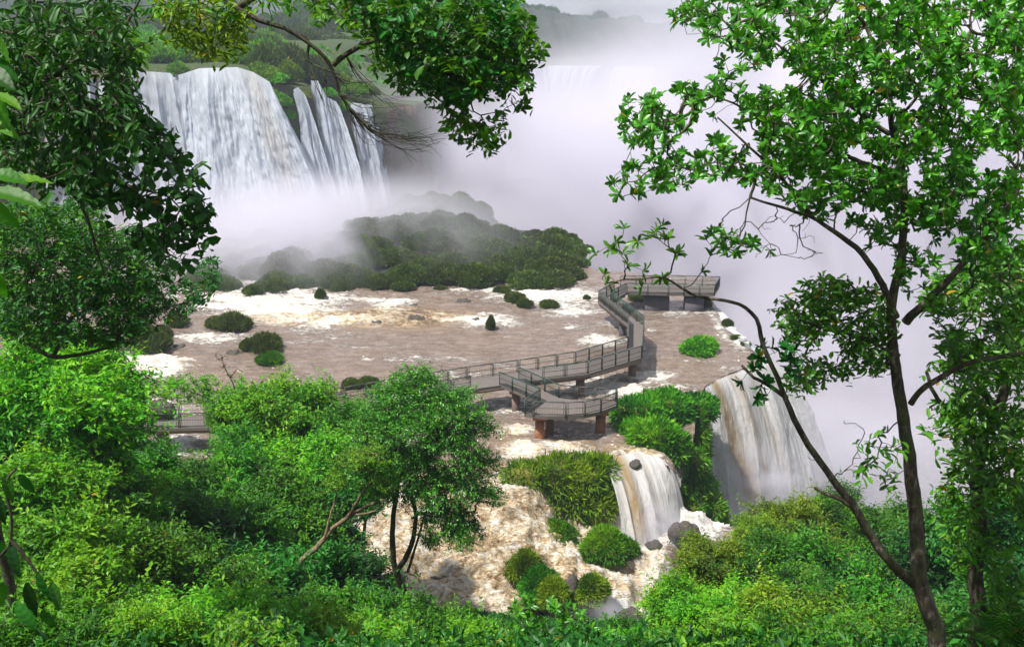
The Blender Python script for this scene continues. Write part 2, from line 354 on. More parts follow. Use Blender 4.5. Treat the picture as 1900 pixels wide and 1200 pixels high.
pX, pY = toPx(X, Y, Z)
foam, tan_ = foam_masks(pX, pY, X, Y)
edge = polydist(X, Y, [tuple(p) for p in riv_poly[:17]] )
rough = .20 + .60 * foam
wv = (fbm(X * .55, Y * 1.3, 21, 4) - .5) * rough * 1.0 + (.5 - np.abs(fbm(X * 1.3, Y * 2.4, 31, 3) * 2 - 1)) * rough * .45
low = smooth(-.3, -1.6, Z); wv = wv + low * ((fbm(X * .9 + .5 * Y, Y * .8, 41, 4) - .5) * .55 + (1 - np.abs(fbm(X * 1.5, Y * 1.7, 47, 3) * 2 - 1) - .7) * .35)
Z2 = Z + wv
inside = inpoly(X, Y, riv_poly)
nu, nv = X.shape
gf = grid_faces(nu, nv)[:, ::-1]
keep = inside.ravel()[gf].all(1); gf = gf[keep]
used = np.unique(gf); remap = -np.ones(nu * nv, int); remap[used] = np.arange(len(used))
vv = np.stack([X.ravel(), Y.ravel(), Z2.ravel()], 1)[used]
o = obj('river', mesh('river', vv, [remap[gf]], {'foam': foam.ravel()[used], 'tan': tan_.ravel()[used]}, shade=True), M['river'])
tag(o, 'brown muddy river running in foaming rapids over a rock shelf', 'river', kind='structure')

# gorge river far below
gx, gy = np.meshgrid(np.linspace(-60, 420, 240), np.linspace(60, 420, 180), indexing='ij')
gfm = .35 + .5 * fbm(gx * .06, gy * .1, 55, 4)
o = obj('gorge_water', mesh('gorge_water', np.stack([gx.ravel(), gy.ravel(), (-30 + (fbm(gx * .15, gy * .25, 5, 4) - .5) * 1.5).ravel()], 1), [grid_faces(240, 180)[:, ::-1]],
        {'foam': gfm.ravel(), 'tan': np.full(gx.size, .3)}, shade=True), M['gorge_water'])
tag(o, 'misty brown river at the bottom of the gorge', 'river', kind='structure')

# ground: slope under the viewer, river bed, gorge floor
def ground(x, y):
    inside = inpoly(x, y, riv_poly); d = polydist(x, y, riv_poly) * np.where(inside, -1, 1)
    bed = zriv(x, y) - .9
    t = smooth(-.6, 3.5, d); leftside = (x < -60) | ((x < 5) & (y < 60))
    base = np.where(leftside, bed, bed * (1 - t) + (-33.5) * t)
    sl = 25.6 - .62 * y + np.where(x < 0, np.clip(-x, 0, 40) * .10, 0) + np.clip(x - 14, 0, 60) * .16
    sl = sl + (fbm(x * .12, y * .12, 61, 4) - .5) * 2.5
    sl = np.where(y < 4, np.minimum(sl, 26.0), sl)
    return np.maximum(base, sl)
tx, ty = np.meshgrid(np.linspace(-130, 190, 321), np.linspace(-12, 268, 351), indexing='ij')
tz = ground(tx, ty) + (fbm(tx * .5, ty * .5, 77, 4) - .5) * .5
o = obj('ground', mesh('ground', np.stack([tx.ravel(), ty.ravel(), tz.ravel()], 1), [grid_faces(321, 351)[:, ::-1]], shade=True), M['soil'])
tag(o, 'steep forest slope, river bed and gorge walls', 'ground', kind='structure')
# the wide land around, so nothing ends in view
o = obj('far_ground', mesh('far_ground', [(-3000, -600, -36), (3000, -600, -36), (3000, 4500, -36), (-3000, 4500, -36)], [[[0, 1, 2, 3]]]), M['soil'])
tag(o, 'low land around the gorge', 'ground', kind='structure')

# plateau with its cliff round the gorge
rim_px = [(-700, 200, 112), (-300, 165, 128), (0, 142, 140), (180, 128, 147), (300, 124, 151), (430, 126, 152), (470, 136, 152), (505, 156, 152), (545, 160, 155), (600, 166, 158),
          (650, 178, 161), (700, 186, 165), (770, 196, 172), (850, 170, 210), (930, 132, 290), (1020, 123, 330), (1110, 123, 335), (1200, 124, 335), (1400, 124, 320), (1700, 130, 290), (2100, 150, 240), (2700, 200, 180)]
rim = np.array([[*P(*a)] for a in rim_px])
def resample(p, n):
    p = np.asarray(p, float); d = np.concatenate([[0], np.cumsum(np.linalg.norm(np.diff(p, axis=0), axis=1))]); t = np.linspace(0, d[-1], n)
    return np.stack([np.interp(t, d, p[:, i]) for i in range(p.shape[1])], 1)
nr = 420
rm = resample(rim, nr); tg = norm(np.gradient(rm, axis=0) * [1, 1, 0]); outw = np.stack([tg[:, 1], -tg[:, 0], 0 * tg[:, 0]], 1)
rows = []
for k, (off, dzk) in enumerate([(-900, 8), (-300, 4), (-120, 2.5), (-60, 1.8), (-25, .9), (-8, .4), (-1.5, 0)]):
    p = rm + np.stack([0 * tg[:, 0], -off * np.ones(nr), 0 * tg[:, 0]], 1) * (.9 if off < -10 else .0) + (-outw * -off * (0 if off < -10 else 1.0)) * 1.0
    p[:, 2] += dzk + (fbm(p[:, 0] * .05, p[:, 1] * .05, 5, 3) - .5) * (2 if off < -10 else .3); rows.append(p)
for k in range(26):
    t = k / 25; base = -36 if True else 0
    z = rm[:, 2] * (1 - t) + base * t; nzz = fbm(np.arange(nr) * .22, z * .12, 9, 4) - .5
    p = rm + outw * (t * 5 + nzz * 3.0 * (1 if k else 0))[:, None]; p[:, 2] = z; rows.append(p)
pv = np.stack(rows, 1).reshape(-1, 3)
o = obj('plateau', mesh('plateau', pv, [grid_faces(nr, len(rows))[:, ::-1]], shade=True), M['cliff'])
tag(o, 'high rocky plateau with dark wet cliffs round the falls', 'cliff', kind='structure')

# hills on the skyline
def hill(name, pts, depth, seed, amp, label):
    ln = resample(np.array([[*P(a, b, Yy)] for a, b, Yy in pts]), 500); rows = []
    for k in range(14):
        t = k / 13; p = ln.copy(); p[:, 1] -= depth * (1 - math.cos((1 - t) * 0)) * 0 + (0 if k == 13 else depth * (1 - t))
        bumpy = (np.abs(fbm(p[:, 0] * .09, p[:, 1] * .09, seed, 3) - .5) * -2 + .5 + fbm(p[:, 0] * .35, p[:, 1] * .2, seed + 3, 3) * .7) * amp
        p[:, 2] = 12 + (ln[:, 2] - 12) * math.sin(t * math.pi / 2) ** .8 + bumpy; rows.append(p)
    back = ln.copy(); back[:, 1] += 60; back[:, 2] = 5; rows.append(back)
    o = obj(name, mesh(name, np.stack(rows, 1).reshape(-1, 3), [grid_faces(500, len(rows))[:, ::-1]], shade=True), M['hill'])
    tag(o, label, 'hill', kind='structure')
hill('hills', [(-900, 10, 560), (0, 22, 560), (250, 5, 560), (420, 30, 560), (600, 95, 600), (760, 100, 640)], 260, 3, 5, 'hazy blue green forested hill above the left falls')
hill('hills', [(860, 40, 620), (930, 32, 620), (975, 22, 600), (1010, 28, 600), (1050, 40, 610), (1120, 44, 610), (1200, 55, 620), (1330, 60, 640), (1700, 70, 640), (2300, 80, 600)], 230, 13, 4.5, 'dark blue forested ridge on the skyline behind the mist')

# ------------------------------------------------------------------ waterfalls
def curtain(name, top, bot, label, mat, nu=160, nv=70, prof=.5, bulge=.5, seed=0, gap=(0, 0), tan=0.0, thick=.5, rag=.0, group='waterfalls', cf=.45, tb=None):
    """a falling sheet between two lines, thrown outwards first, then dropping"""
    a = resample([tuple(p) for p in top], nu); b = resample([tuple(p) for p in bot], nu)
    u = np.linspace(0, 1, nu)[:, None]; v = np.linspace(0, 1, nv)[None, :]
    h = v ** prof
    out = norm(np.cross(np.gradient(a, axis=0), [0, 0, 1])); 
    if (out[:, 1]).mean() > 0: out = -out
    Pp = a[:, None, :] * (1 - h[..., None]) + b[:, None, :] * h[..., None]
    Pp[..., 2] = a[:, None, 2] * (1 - v) + b[:, None, 2] * v
    wid = np.linalg.norm(np.diff(a, axis=0), axis=1).sum() + 1e-6; hh = abs(a[:, 2].mean() - b[:, 2].mean())
    uu = u * wid + np.zeros_like(v); vvv = v * hh + np.zeros_like(u)
    st = fbm(uu * .9 + vvv * .03, vvv * .10, seed, 4) - .5; fine = fbm(uu * 4, vvv * .7, seed + 3, 3) - .5
    bil = fbm(uu * 1.1 + 9, vvv * .5 - uu * .2, seed + 31, 4) - .5; col_ = 1 - np.abs(2 * fbm(uu * cf + vvv * .01, vvv * .02, seed + 41, 2) - 1) ** .7; dd = (st * .9 + fine * .35 + bil * .6 + (col_ - .5) * 2.2) * bulge * np.minimum(1, v * 6 + .05)
    Pp = Pp + out[:, None, :] * dd[..., None]
    g = gap[0] + gap[1] * smooth(.42, .60, fbm(uu * .55, vvv * .04, seed + 11, 3)) * smooth(.0, .10, v)
    e_ = np.minimum(u, 1 - u) * wid / ((.25 + .045 * hh) * (.3 + 2.2 * fbm(vvv * (9 / hh) + u * 3, vvv * .2, seed + 61, 3) ** 1.5)); g = g + .6 * smooth(1.0, 0, e_) + .35 * smooth(.05, 0, v) * smooth(.45, .6, fbm(uu * 1.5, vvv, seed + 63, 2)) 
    tn = sum(q_[2] * np.exp(-((u + (fbm(vvv * .3, uu * .5, seed, 2) - .5) * .12 + q_[3] * v - q_[0]) / q_[1]) ** 2) * smooth(1.05, .55, v) for q_ in tb) if tb else tan * smooth(.42, .58, fbm(uu * .35 + 2, vvv * .12 + uu * .1, seed + 21, 3)) * smooth(1.0, .5, v) + 0 * uu
    uvv = np.stack([uu.ravel(), vvv.ravel()], 1)
    me = mesh(name, Pp.reshape(-1, 3), [grid_faces(nu, nv)], {'gap': g.ravel(), 'tan': tn.ravel()}, uv=uvv, shade=True)
    return tag(obj(name, me, mat), label, 'waterfall', group)
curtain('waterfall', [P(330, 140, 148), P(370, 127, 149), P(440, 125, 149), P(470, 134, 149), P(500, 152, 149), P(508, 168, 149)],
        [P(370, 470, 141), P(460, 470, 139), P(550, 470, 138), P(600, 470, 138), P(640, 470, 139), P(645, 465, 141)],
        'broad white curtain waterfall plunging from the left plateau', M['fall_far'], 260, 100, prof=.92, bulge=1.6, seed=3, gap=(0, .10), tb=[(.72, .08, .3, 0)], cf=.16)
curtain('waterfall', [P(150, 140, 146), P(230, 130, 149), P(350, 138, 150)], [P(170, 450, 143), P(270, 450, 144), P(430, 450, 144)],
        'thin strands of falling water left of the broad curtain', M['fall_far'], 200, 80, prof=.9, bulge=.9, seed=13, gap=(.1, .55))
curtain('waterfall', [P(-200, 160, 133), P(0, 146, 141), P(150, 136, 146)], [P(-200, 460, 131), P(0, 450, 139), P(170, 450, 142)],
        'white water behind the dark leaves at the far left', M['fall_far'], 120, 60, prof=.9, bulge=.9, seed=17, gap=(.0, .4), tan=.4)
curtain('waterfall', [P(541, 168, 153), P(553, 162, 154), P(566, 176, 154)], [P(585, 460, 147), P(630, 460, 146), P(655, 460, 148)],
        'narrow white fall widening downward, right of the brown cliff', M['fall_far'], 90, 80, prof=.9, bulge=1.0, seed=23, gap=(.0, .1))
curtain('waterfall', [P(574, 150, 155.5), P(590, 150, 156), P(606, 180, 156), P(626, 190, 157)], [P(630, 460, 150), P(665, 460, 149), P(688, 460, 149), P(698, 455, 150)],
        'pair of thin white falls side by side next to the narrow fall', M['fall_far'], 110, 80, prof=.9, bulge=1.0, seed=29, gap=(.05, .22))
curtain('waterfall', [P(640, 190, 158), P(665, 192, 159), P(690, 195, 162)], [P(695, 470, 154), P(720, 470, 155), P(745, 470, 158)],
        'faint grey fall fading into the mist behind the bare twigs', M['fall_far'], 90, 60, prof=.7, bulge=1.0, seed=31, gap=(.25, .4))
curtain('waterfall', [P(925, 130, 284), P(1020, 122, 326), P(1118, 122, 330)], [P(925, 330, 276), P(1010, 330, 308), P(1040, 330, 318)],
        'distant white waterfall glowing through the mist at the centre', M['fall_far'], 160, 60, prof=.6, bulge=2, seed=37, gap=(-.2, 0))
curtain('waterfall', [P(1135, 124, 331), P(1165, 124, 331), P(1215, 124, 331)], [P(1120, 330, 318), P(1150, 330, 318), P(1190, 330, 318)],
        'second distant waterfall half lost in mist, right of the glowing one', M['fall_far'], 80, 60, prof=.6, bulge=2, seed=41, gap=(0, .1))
# right-hand falls dropping into the gorge, in two steps
T = [G(1306, 718), G(1335, 702), G(1370, 688), G(1400, 678), G(1422, 663)]
m1 = [P(1312, 756, 73.8), P(1345, 745, 74.5), P(1382, 735, 76), P(1415, 722, 78), P(1450, 712, 80)]
curtain('waterfall', T, [P(1318, 1010, 71.5), P(1365, 1010, 71.5), P(1420, 1000, 72.5), P(1468, 960, 74.5), P(1505, 900, 78)],
        'tall cream and brown waterfall at the right dropping into the gorge', M['fall'], 240, 120, prof=.62, bulge=.38, seed=51, gap=(-.10, .06), tb=[(.16, .07, 1, -.22), (.40, .06, .6, -.15), (.62, .05, .35, -.1)])
curtain('waterfall', [G(1419, 666), G(1408, 658), G(1390, 645)], [P(1498, 915, 77.5), P(1530, 900, 79), P(1556, 880, 82)],
        'blue white veil of spray at the right edge of the tall fall', M['fall'], 120, 90, prof=.55, bulge=.9, seed=57, gap=(.12, .40))
curtain('waterfall', [P(1286, 770, 70.5), P(1300, 768, 71), P(1314, 762, 72)], [P(1300, 960, 70), P(1318, 975, 70), P(1335, 985, 70.5)],
        'thin white streams beside the mossy cliff left of the tall fall', M['fall'], 60, 80, prof=.8, bulge=.35, seed=61, gap=(.06, .45))
curtain('waterfall', [G(1326, 560), G(1345, 604), G(1392, 645)], [P(1350, 600, 93), P(1400, 640, 84), P(1440, 690, 81)],
        'low white fall spilling over the far right edge of the shelf', M['fall'], 120, 50, prof=.7, bulge=.5, seed=67, gap=(-.05, .25))
# middle fall and small bottom fall
curtain('waterfall', [G(1120, 858, -.4), G(1138, 848, -.38), G(1184, 836, -.3), G(1226, 850, -.4), G(1236, 862, -.5)],
        [G(1160, 1040, -4.9), G(1185, 1034, -4.9), G(1222, 1018, -4.9), G(1262, 985, -4.9), G(1275, 968, -4.9)],
        'middle waterfall with a tan streak between two mossy banks', M['fall'], 200, 90, prof=.5, bulge=.22, seed=71, gap=(-.10, .10), tb=[(.22, .09, 1, 0), (.5, .05, .3, 0)], cf=1.0)
curtain('waterfall', [G(1048, 1078, -4.2), G(1075, 1076, -4.3), G(1120, 1086, -4.6), G(1160, 1110, -5.2)],
        [G(1045, 1190, -7), G(1080, 1200, -7), G(1130, 1205, -7.2), G(1185, 1190, -7.2)],
        'small white cascade low in the rapids above the bottom bushes', M['fall'], 140, 60, prof=.6, bulge=.3, seed=73, gap=(0, .3))

# ------------------------------------------------------------------ walkway
DZ = 2.0
def D(px, py, z=DZ): return np.array(G(px, py, z))
walk = thing('walkway', 'zigzag footbridge on piers with green railings over the brown river', 'walkway', (0, 0, 0))
def slab(name, poly, z1, z0, mat):
    n = len(poly); v = [(p[0], p[1], z1) for p in poly] + [(p[0], p[1], z0) for p in poly]
    me = bpy.data.meshes.new(name); me.from_pydata(v, [], [list(range(n)), list(range(2 * n - 1, n - 1, -1))] + [[i, i + n, (i + 1) % n + n, (i + 1) % n] for i in range(n)]); me.update()
    return obj(name, me, mat, walk)
Lr = [(1139, 541), (1109, 558), (1165, 603), (1164, 645), (1067, 674), (960, 690), (867, 703), (640, 742), (500, 760), (385, 772), (230, 776), (60, 790)]
Rr = [(1163, 543), (1133, 558), (1196, 607), (1192, 664), (1092, 694), (1008, 704), (875, 722), (640, 762), (500, 780), (385, 793), (230, 796), (60, 812)]
Lw = [D(*p) for p in Lr]; Rw = [D(*p) for p in Rr]
for i in range(len(Lw) - 1):
    slab('deck', [Lw[i], Rw[i], Rw[i + 1], Lw[i + 1]], DZ, DZ - .22, M['deck'])
term = [D(1139, 541), D(1163, 543), D(1240, 545), D(1326, 546), D(1335, 531), D(1240, 528), D(1150, 530)]
slab('deck', term, DZ + .004, DZ - .22, M['deck'])
near = [D(973, 767), D(990, 770), D(1015, 772), D(1050, 772), D(1085, 770), D(1115, 763), D(1145, 752), D(1143, 745), D(1103, 744), D(1070, 742), D(1037, 738), D(1003, 746)]
slab('deck', near[::-1], DZ + .008, DZ - .24, M['deck'])
conn = [D(1003, 746), D(1037, 738), D(962, 704), D(926, 713)]
slab('deck', conn, DZ + .006, DZ - .2, M['deck'])
mb = MB()
for i in range(len(Lw) - 1):
    for q in (Lw, Rw):
        a, b = q[i].copy(), q[i + 1].copy(); a[2] = b[2] = DZ - .34; cc = (Lw[i] + Rw[i + 1]) / 2; cc[2] = a[2]
        n_ = norm(cc - (a + b) / 2) * .18; mb.bar(a + n_, b + n_, .14, .22)
mb.build('beam', M['beam'], walk)
def railing(a, b, mat, mesh_fill, n=None):
    a = np.array(a, float); b = np.array(b, float); ln = np.linalg.norm(b - a); n = n or max(1, round(ln / 1.75)); h = 1.02
    for i in range(n):
        p = a + (b - a) * i / n; q = a + (b - a) * (i + 1) / n; d = norm(q - p); p = p + d * .05; q = q - d * .05; mb = MB()
        up = np.array([0, 0, 1.])
        for e in (p, q): mb.bar(e - up * .12, e + up * h, .06)
        mb.bar(p + up * h, q + up * h, .075, .06); mb.bar(p + up * .12, q + up * .12, .04); mb.bar(p + up * .55, q + up * .55, .03)
        L_ = np.linalg.norm(q - p)
        if mesh_fill:
            for k in range(1, int(L_ / .07)):
                c_ = p + d * k * .07; mb.bar(c_ + up * .13, c_ + up * (h - .03), .052, .012)
        else:
            for k in (0.12, L_ - .12): mb.bar(p + d * k + up * .13, p + d * k + up * h, .03)
            for k in range(1, int(L_ / .18)):
                c_ = p + d * k * .18; mb.bar(c_ + up * .13, c_ + up * (h - .03), .012, .008)
        mb.build('railing', mat, walk)
def rails(pts, mats, fills):
    for i in range(len(pts) - 1): railing(pts[i], pts[i + 1], M[mats[i]], fills[i])
g, y_ = 'metal_green', 'metal_grey'
inset = lambda a, b: a + (b - a) * .04
rails([inset(l, r) for l, r in zip(Lw, Rw)][:11], [y_, y_, y_, g, g, y_, y_, y_, y_, y_, y_], [1, 1, 1, 1, 0, 0, 0, 0, 0, 0, 0])
rr = [inset(r, l) for l, r in zip(Lw, Rw)]
rails(rr[:6], [g, g, g, g, g], [1, 1, 1, 1, 0])
rails(rr[6:11], [y_] * 4, [0] * 4)
nr_ = [near[0], near[1], near[3], near[4], near[5], near[6]]
rails(nr_, [y_, y_, y_, g, g], [0, 0, 0, 1, 1]); rails([near[6], near[7]], [g], [1])
rails([near[7], near[8], near[9], near[10]], [y_, y_, y_], [0, 0, 0]); rails([near[10], conn[2]], [g], [1])
rails([near[0], near[11]], [g], [1]); rails([near[11], conn[3]], [g], [1])
rails(term[1:5], [g, g, y_], [1, 1, 1]); rails(term[4:], [y_, y_], [1, 1])
def pier(px, py, w, d, mat, zb=-.9, rz=0, cap=True):
    p = G(px, py, DZ); mb = MB(); mb.box(p.x, p.y, zb, DZ - .52, w, d, rz)
    if cap: mb.box(p.x, p.y, DZ - .522, DZ - .24, w * 1.6, d * 1.25, rz)
    mb.build('pier', mat, walk)
pier(1002, 763, .66, .66, M['pier'], -1.4); pier(1115, 755, .66, .66, M['pier'], -1.4); pier(1020, 752, .6, .6, M['pier_brown'], -1.4)
pier(957, 716, .6, .6, M['pier_brown']); pier(1077, 690, .66, .6, M['pier_brown']); pier(1174, 658, .6, .6, M['pier_brown']); pier(1156, 585, .6, .6, M['pier_grey'])
pier(1219, 540, 2.5, 1.0, M['pier_grey'], cap=False); pier(1288, 542, 1.9, 1.0, M['pier_grey'], cap=False)
pier(300, 786, .6, .6, M['pier_brown']); pier(470, 772, .6, .6, M['pier_brown']); pier(640, 752, .6, .6, M['pier_brown']); pier(860, 712, .6, .6, M['pier_brown']); pier(150, 792, .6, .6, M['pier_brown'])

# ------------------------------------------------------------------ plant builders
UP = np.array([0, 0, 1.])
def rnd_dirs(n, r): return norm(r.normal(size=(n, 3)))
LO_T = np.array([(0, 0, 0), (.45, -.5, .10), (1, 0, -.05), (.45, .5, .10)]); LO_F = np.array([[0, 3, 2], [0, 2, 1]])
HI_T = np.array([(0, 0, 0), (.34, -.34, .09), (.34, 0, 0), (.34, .34, .09), (.77, -.42, .02), (.77, 0, -.07), (.77, .42, .02), (1, 0, -.16)])
HI_F3 = np.array([[0, 3, 2], [0, 2, 1], [5, 6, 7], [4, 5, 7]]); HI_F4 = np.array([[2, 3, 6, 5], [1, 2, 5, 4]])
def leaf_geo(B, D_, Nn, Lg, Wd, hi=False):
    D_ = norm(D_); Sd = norm(np.cross(Nn, D_)); Nn = np.cross(D_, Sd)
    t = HI_T if hi else LO_T; Lg = np.broadcast_to(Lg, len(B))[:, None, None]; Wd = np.broadcast_to(Wd, len(B))[:, None, None]
    v = B[:, None, :] + D_[:, None, :] * t[None, :, 0:1] * Lg + Sd[:, None, :] * t[None, :, 1:2] * Wd + Nn[:, None, :] * t[None, :, 2:3] * Lg
    k = len(t); off = (np.arange(len(B)) * k)[:, None, None]
    fs = [(f[None] + off).reshape(-1, f.shape[1]) for f in ((HI_F3, HI_F4) if hi else (LO_F,))]
    return v.reshape(-1, 3), fs, k
def leaf_mesh(name, B, D_, Nn, Lg, Wd, r, hi=False, tint=None):
    v, fs, k = leaf_geo(B, D_, Nn, Lg, Wd, hi)
    t = r.random(len(B)) * .7 + .15 if tint is None else np.clip(tint + (r.random(len(B)) - .5) * .45, 0, 1)
    t = np.clip(t, 0, .92); t[r.random(len(t)) < .004] = 1.0
    return mesh(name, v, fs, {'tint': np.repeat(t, k)})
def rosette(T_, D_, n, r, Lg, wr=.42, lo=.45, hi_=1.35, droop=0.0):
    m = len(T_); a = norm(np.cross(D_, r.normal(size=(m, 3)))); b = np.cross(D_, a)
    j = np.tile(np.arange(n), m); i = np.repeat(np.arange(m), n)
    ph = j * 2.4 + r.random(m)[i] * 6.28; th = lo + (hi_ - lo) * r.random(len(i))
    d = np.cos(th)[:, None] * D_[i] + np.sin(th)[:, None] * (np.cos(ph)[:, None] * a[i] + np.sin(ph)[:, None] * b[i]); d = d - UP * droop
    B = T_[i] - D_[i] * (r.random(len(i)) * .25 * Lg)[:, None]
    l = Lg * (.6 + .55 * r.random(len(i)))
    return B, d, norm(D_[i] + r.normal(size=(len(i), 3)) * .25), l, l * wr * (.85 + .3 * r.random(len(i))), i
def sprig(T_, D_, n, tw, r, Lg, wr=.4, droop=.25, upn=1.0):
    m = len(T_); j = np.tile(np.arange(n), m); i = np.repeat(np.arange(m), n)
    sd = norm(np.cross(D_, UP + r.normal(size=(m, 3)) * .4)); sg = np.where(j % 2, 1, -1)
    B = T_[i] - D_[i] * (tw * (1 - j / max(n - 1, 1)))[:, None] + r.normal(size=(len(i), 3)) * tw * .05
    d = norm(D_[i] * .65 + sd[i] * (sg * .85)[:, None] - UP * droop + r.normal(size=(len(i), 3)) * .3)
    Nn = norm(UP * upn + r.normal(size=(len(i), 3)) * .55); l = Lg * (.6 + .6 * r.random(len(i)))
    return B, d, Nn, l, l * wr * (.8 + .4 * r.random(len(i))), i
def tube(p, rad, sides=8, r=None):
    p = np.asarray(p, float); t = norm(np.gradient(p, axis=0)); ref = np.array([.3, 1, .1]) if abs(t[:, 2]).mean() > .6 else UP
    a = norm(np.cross(t, ref)); b = np.cross(t, a); ang = np.linspace(0, 2 * math.pi, sides, endpoint=False)
    rr = np.asarray(rad)[:, None] * (1 + (.12 * (r.random((len(p), sides)) - .5) if r is not None else 0))
    v = p[:, None, :] + rr[..., None] * (np.cos(ang)[None, :, None] * a[:, None, :] + np.sin(ang)[None, :, None] * b[:, None, :])
    n = len(p); f = []
    for i in range(n - 1):
        for k_ in range(sides): f.append((i * sides + k_, i * sides + (k_ + 1) % sides, (i + 1) * sides + (k_ + 1) % sides, (i + 1) * sides + k_))
    return v.reshape(-1, 3), np.array(f)
def spline(p, step):
    p = np.asarray([tuple(q) for q in p], float)
    if len(p) < 3: return resample(p, max(3, int(np.linalg.norm(p[-1] - p[0]) / step)))
    q = np.vstack([2 * p[0] - p[1], p, 2 * p[-1] - p[-2]]); o = []
    for i in range(1, len(q) - 2):
        n = max(2, int(np.linalg.norm(q[i + 1] - q[i]) / step))
        for k_ in range(n):
            t = k_ / n; o.append(.5 * ((2 * q[i]) + (q[i + 1] - q[i - 1]) * t + (2 * q[i - 1] - 5 * q[i] + 4 * q[i + 1] - q[i + 2]) * t * t + (3 * q[i] - q[i - 1] - 3 * q[i + 1] + q[i + 2]) * t ** 3))
    o.append(q[-2]); return np.array(o)
def frusta(A_, B_, ra, rb, sides=4):
    d = norm(B_ - A_); a = norm(np.cross(d, np.array([.31, .77, .55]))); b = np.cross(d, a); ang = np.arange(sides) * 2 * math.pi / sides
    ring = np.cos(ang)[None, :, None] * a[:, None] + np.sin(ang)[None, :, None] * b[:, None]
    v = np.stack([A_[:, None] + ring * ra[:, None, None], B_[:, None] + ring * rb[:, None, None]], 1).reshape(-1, 3)
    k_ = np.arange(sides); f = np.stack([k_, (k_ + 1) % sides, (k_ + 1) % sides + sides, k_ + sides], 1)
    return v, (f[None] + (np.arange(len(A_)) * 2 * sides)[:, None, None]).reshape(-1, 4)
def grow(skel, T_, r, mid=3, r0=.003, sag=.06, pw=.42, rmax=.03, wig=.07):
    """connect every target to the nearest wood grown so far; returns twig mesh data and the direction at each tip"""
    pos = np.zeros((len(skel) + len(T_) * (mid + 1), 3)); pos[:len(skel)] = skel; par = -np.ones(len(pos), int); n = n0 = len(skel)
    dk = np.concatenate([np.min(((T_[i:i + 500, None] - skel[None]) ** 2).sum(2), 1) for i in range(0, len(T_), 500)])
    tipn = np.zeros(len(T_), int); dirs = np.zeros((len(T_), 3))
    for i in np.argsort(dk):
        d = ((pos[:n] - T_[i]) ** 2).sum(1); k_ = int(np.argmin(d)); a = pos[k_]; vec = T_[i] - a; ln = math.sqrt(d[k_]) + 1e-6
        pd = norm(pos[k_] - pos[par[k_]]) if par[k_] >= 0 else norm(vec)
        c1 = a + pd * ln * .35 + r.normal(size=3) * ln * wig; prev = k_; last = a
        for m_ in range(1, mid + 2):
            t = m_ / (mid + 1); q = (1 - t) ** 2 * a + 2 * t * (1 - t) * (c1 + vec * .25) + t * t * T_[i]; q = q + UP * (-sag * ln * math.sin(t * math.pi)) + (r.normal(size=3) * ln * wig * .5 if m_ <= mid else 0)
            pos[n] = q; par[n] = prev; prev = n; n += 1
        tipn[i] = prev; dirs[i] = pos[prev] - pos[par[prev]]
    cnt = np.zeros(n); cnt[tipn] = 1
    for i in range(n - 1, n0 - 1, -1): cnt[par[i]] += cnt[i]
    rad = np.minimum(r0 * np.maximum(cnt, 1) ** pw, rmax); e = np.arange(n0, n); ra = np.where(par[e] < n0, rad[e] * 1.15, rad[par[e]])
    ra = np.minimum(ra, rad[e] * 1.5)
    v, f = frusta(pos[par[e]], pos[e], ra, rad[e]); return v, f, norm(dirs)
def merge(parts):
    v = []; f = []; n = 0
    for a, b in parts: v.append(a); f.append(np.asarray(b) + n); n += len(a)
    return np.concatenate(v), np.concatenate(f)
def sample_poly(poly, n, r, gap=.0, gs=60, seed=0):
    xs = [p[0] for p in poly]; ys = [p[1] for p in poly]; o = []
    tot = 0
    while tot < n:
        x = r.uniform(min(xs), max(xs), 4000); y = r.uniform(min(ys), max(ys), 4000)
        k_ = inpoly(x, y, poly)
        if gap > 0: k_ &= fbm(x / gs, y / gs, seed + 91, 3) > gap
        o.append(np.stack([x[k_], y[k_]], 1)); tot += k_.sum()
    return np.concatenate(o)[:n]
def unproj(pts, Y): return np.array([[*P(a, b, y)] for (a, b), y in zip(pts, Y)])

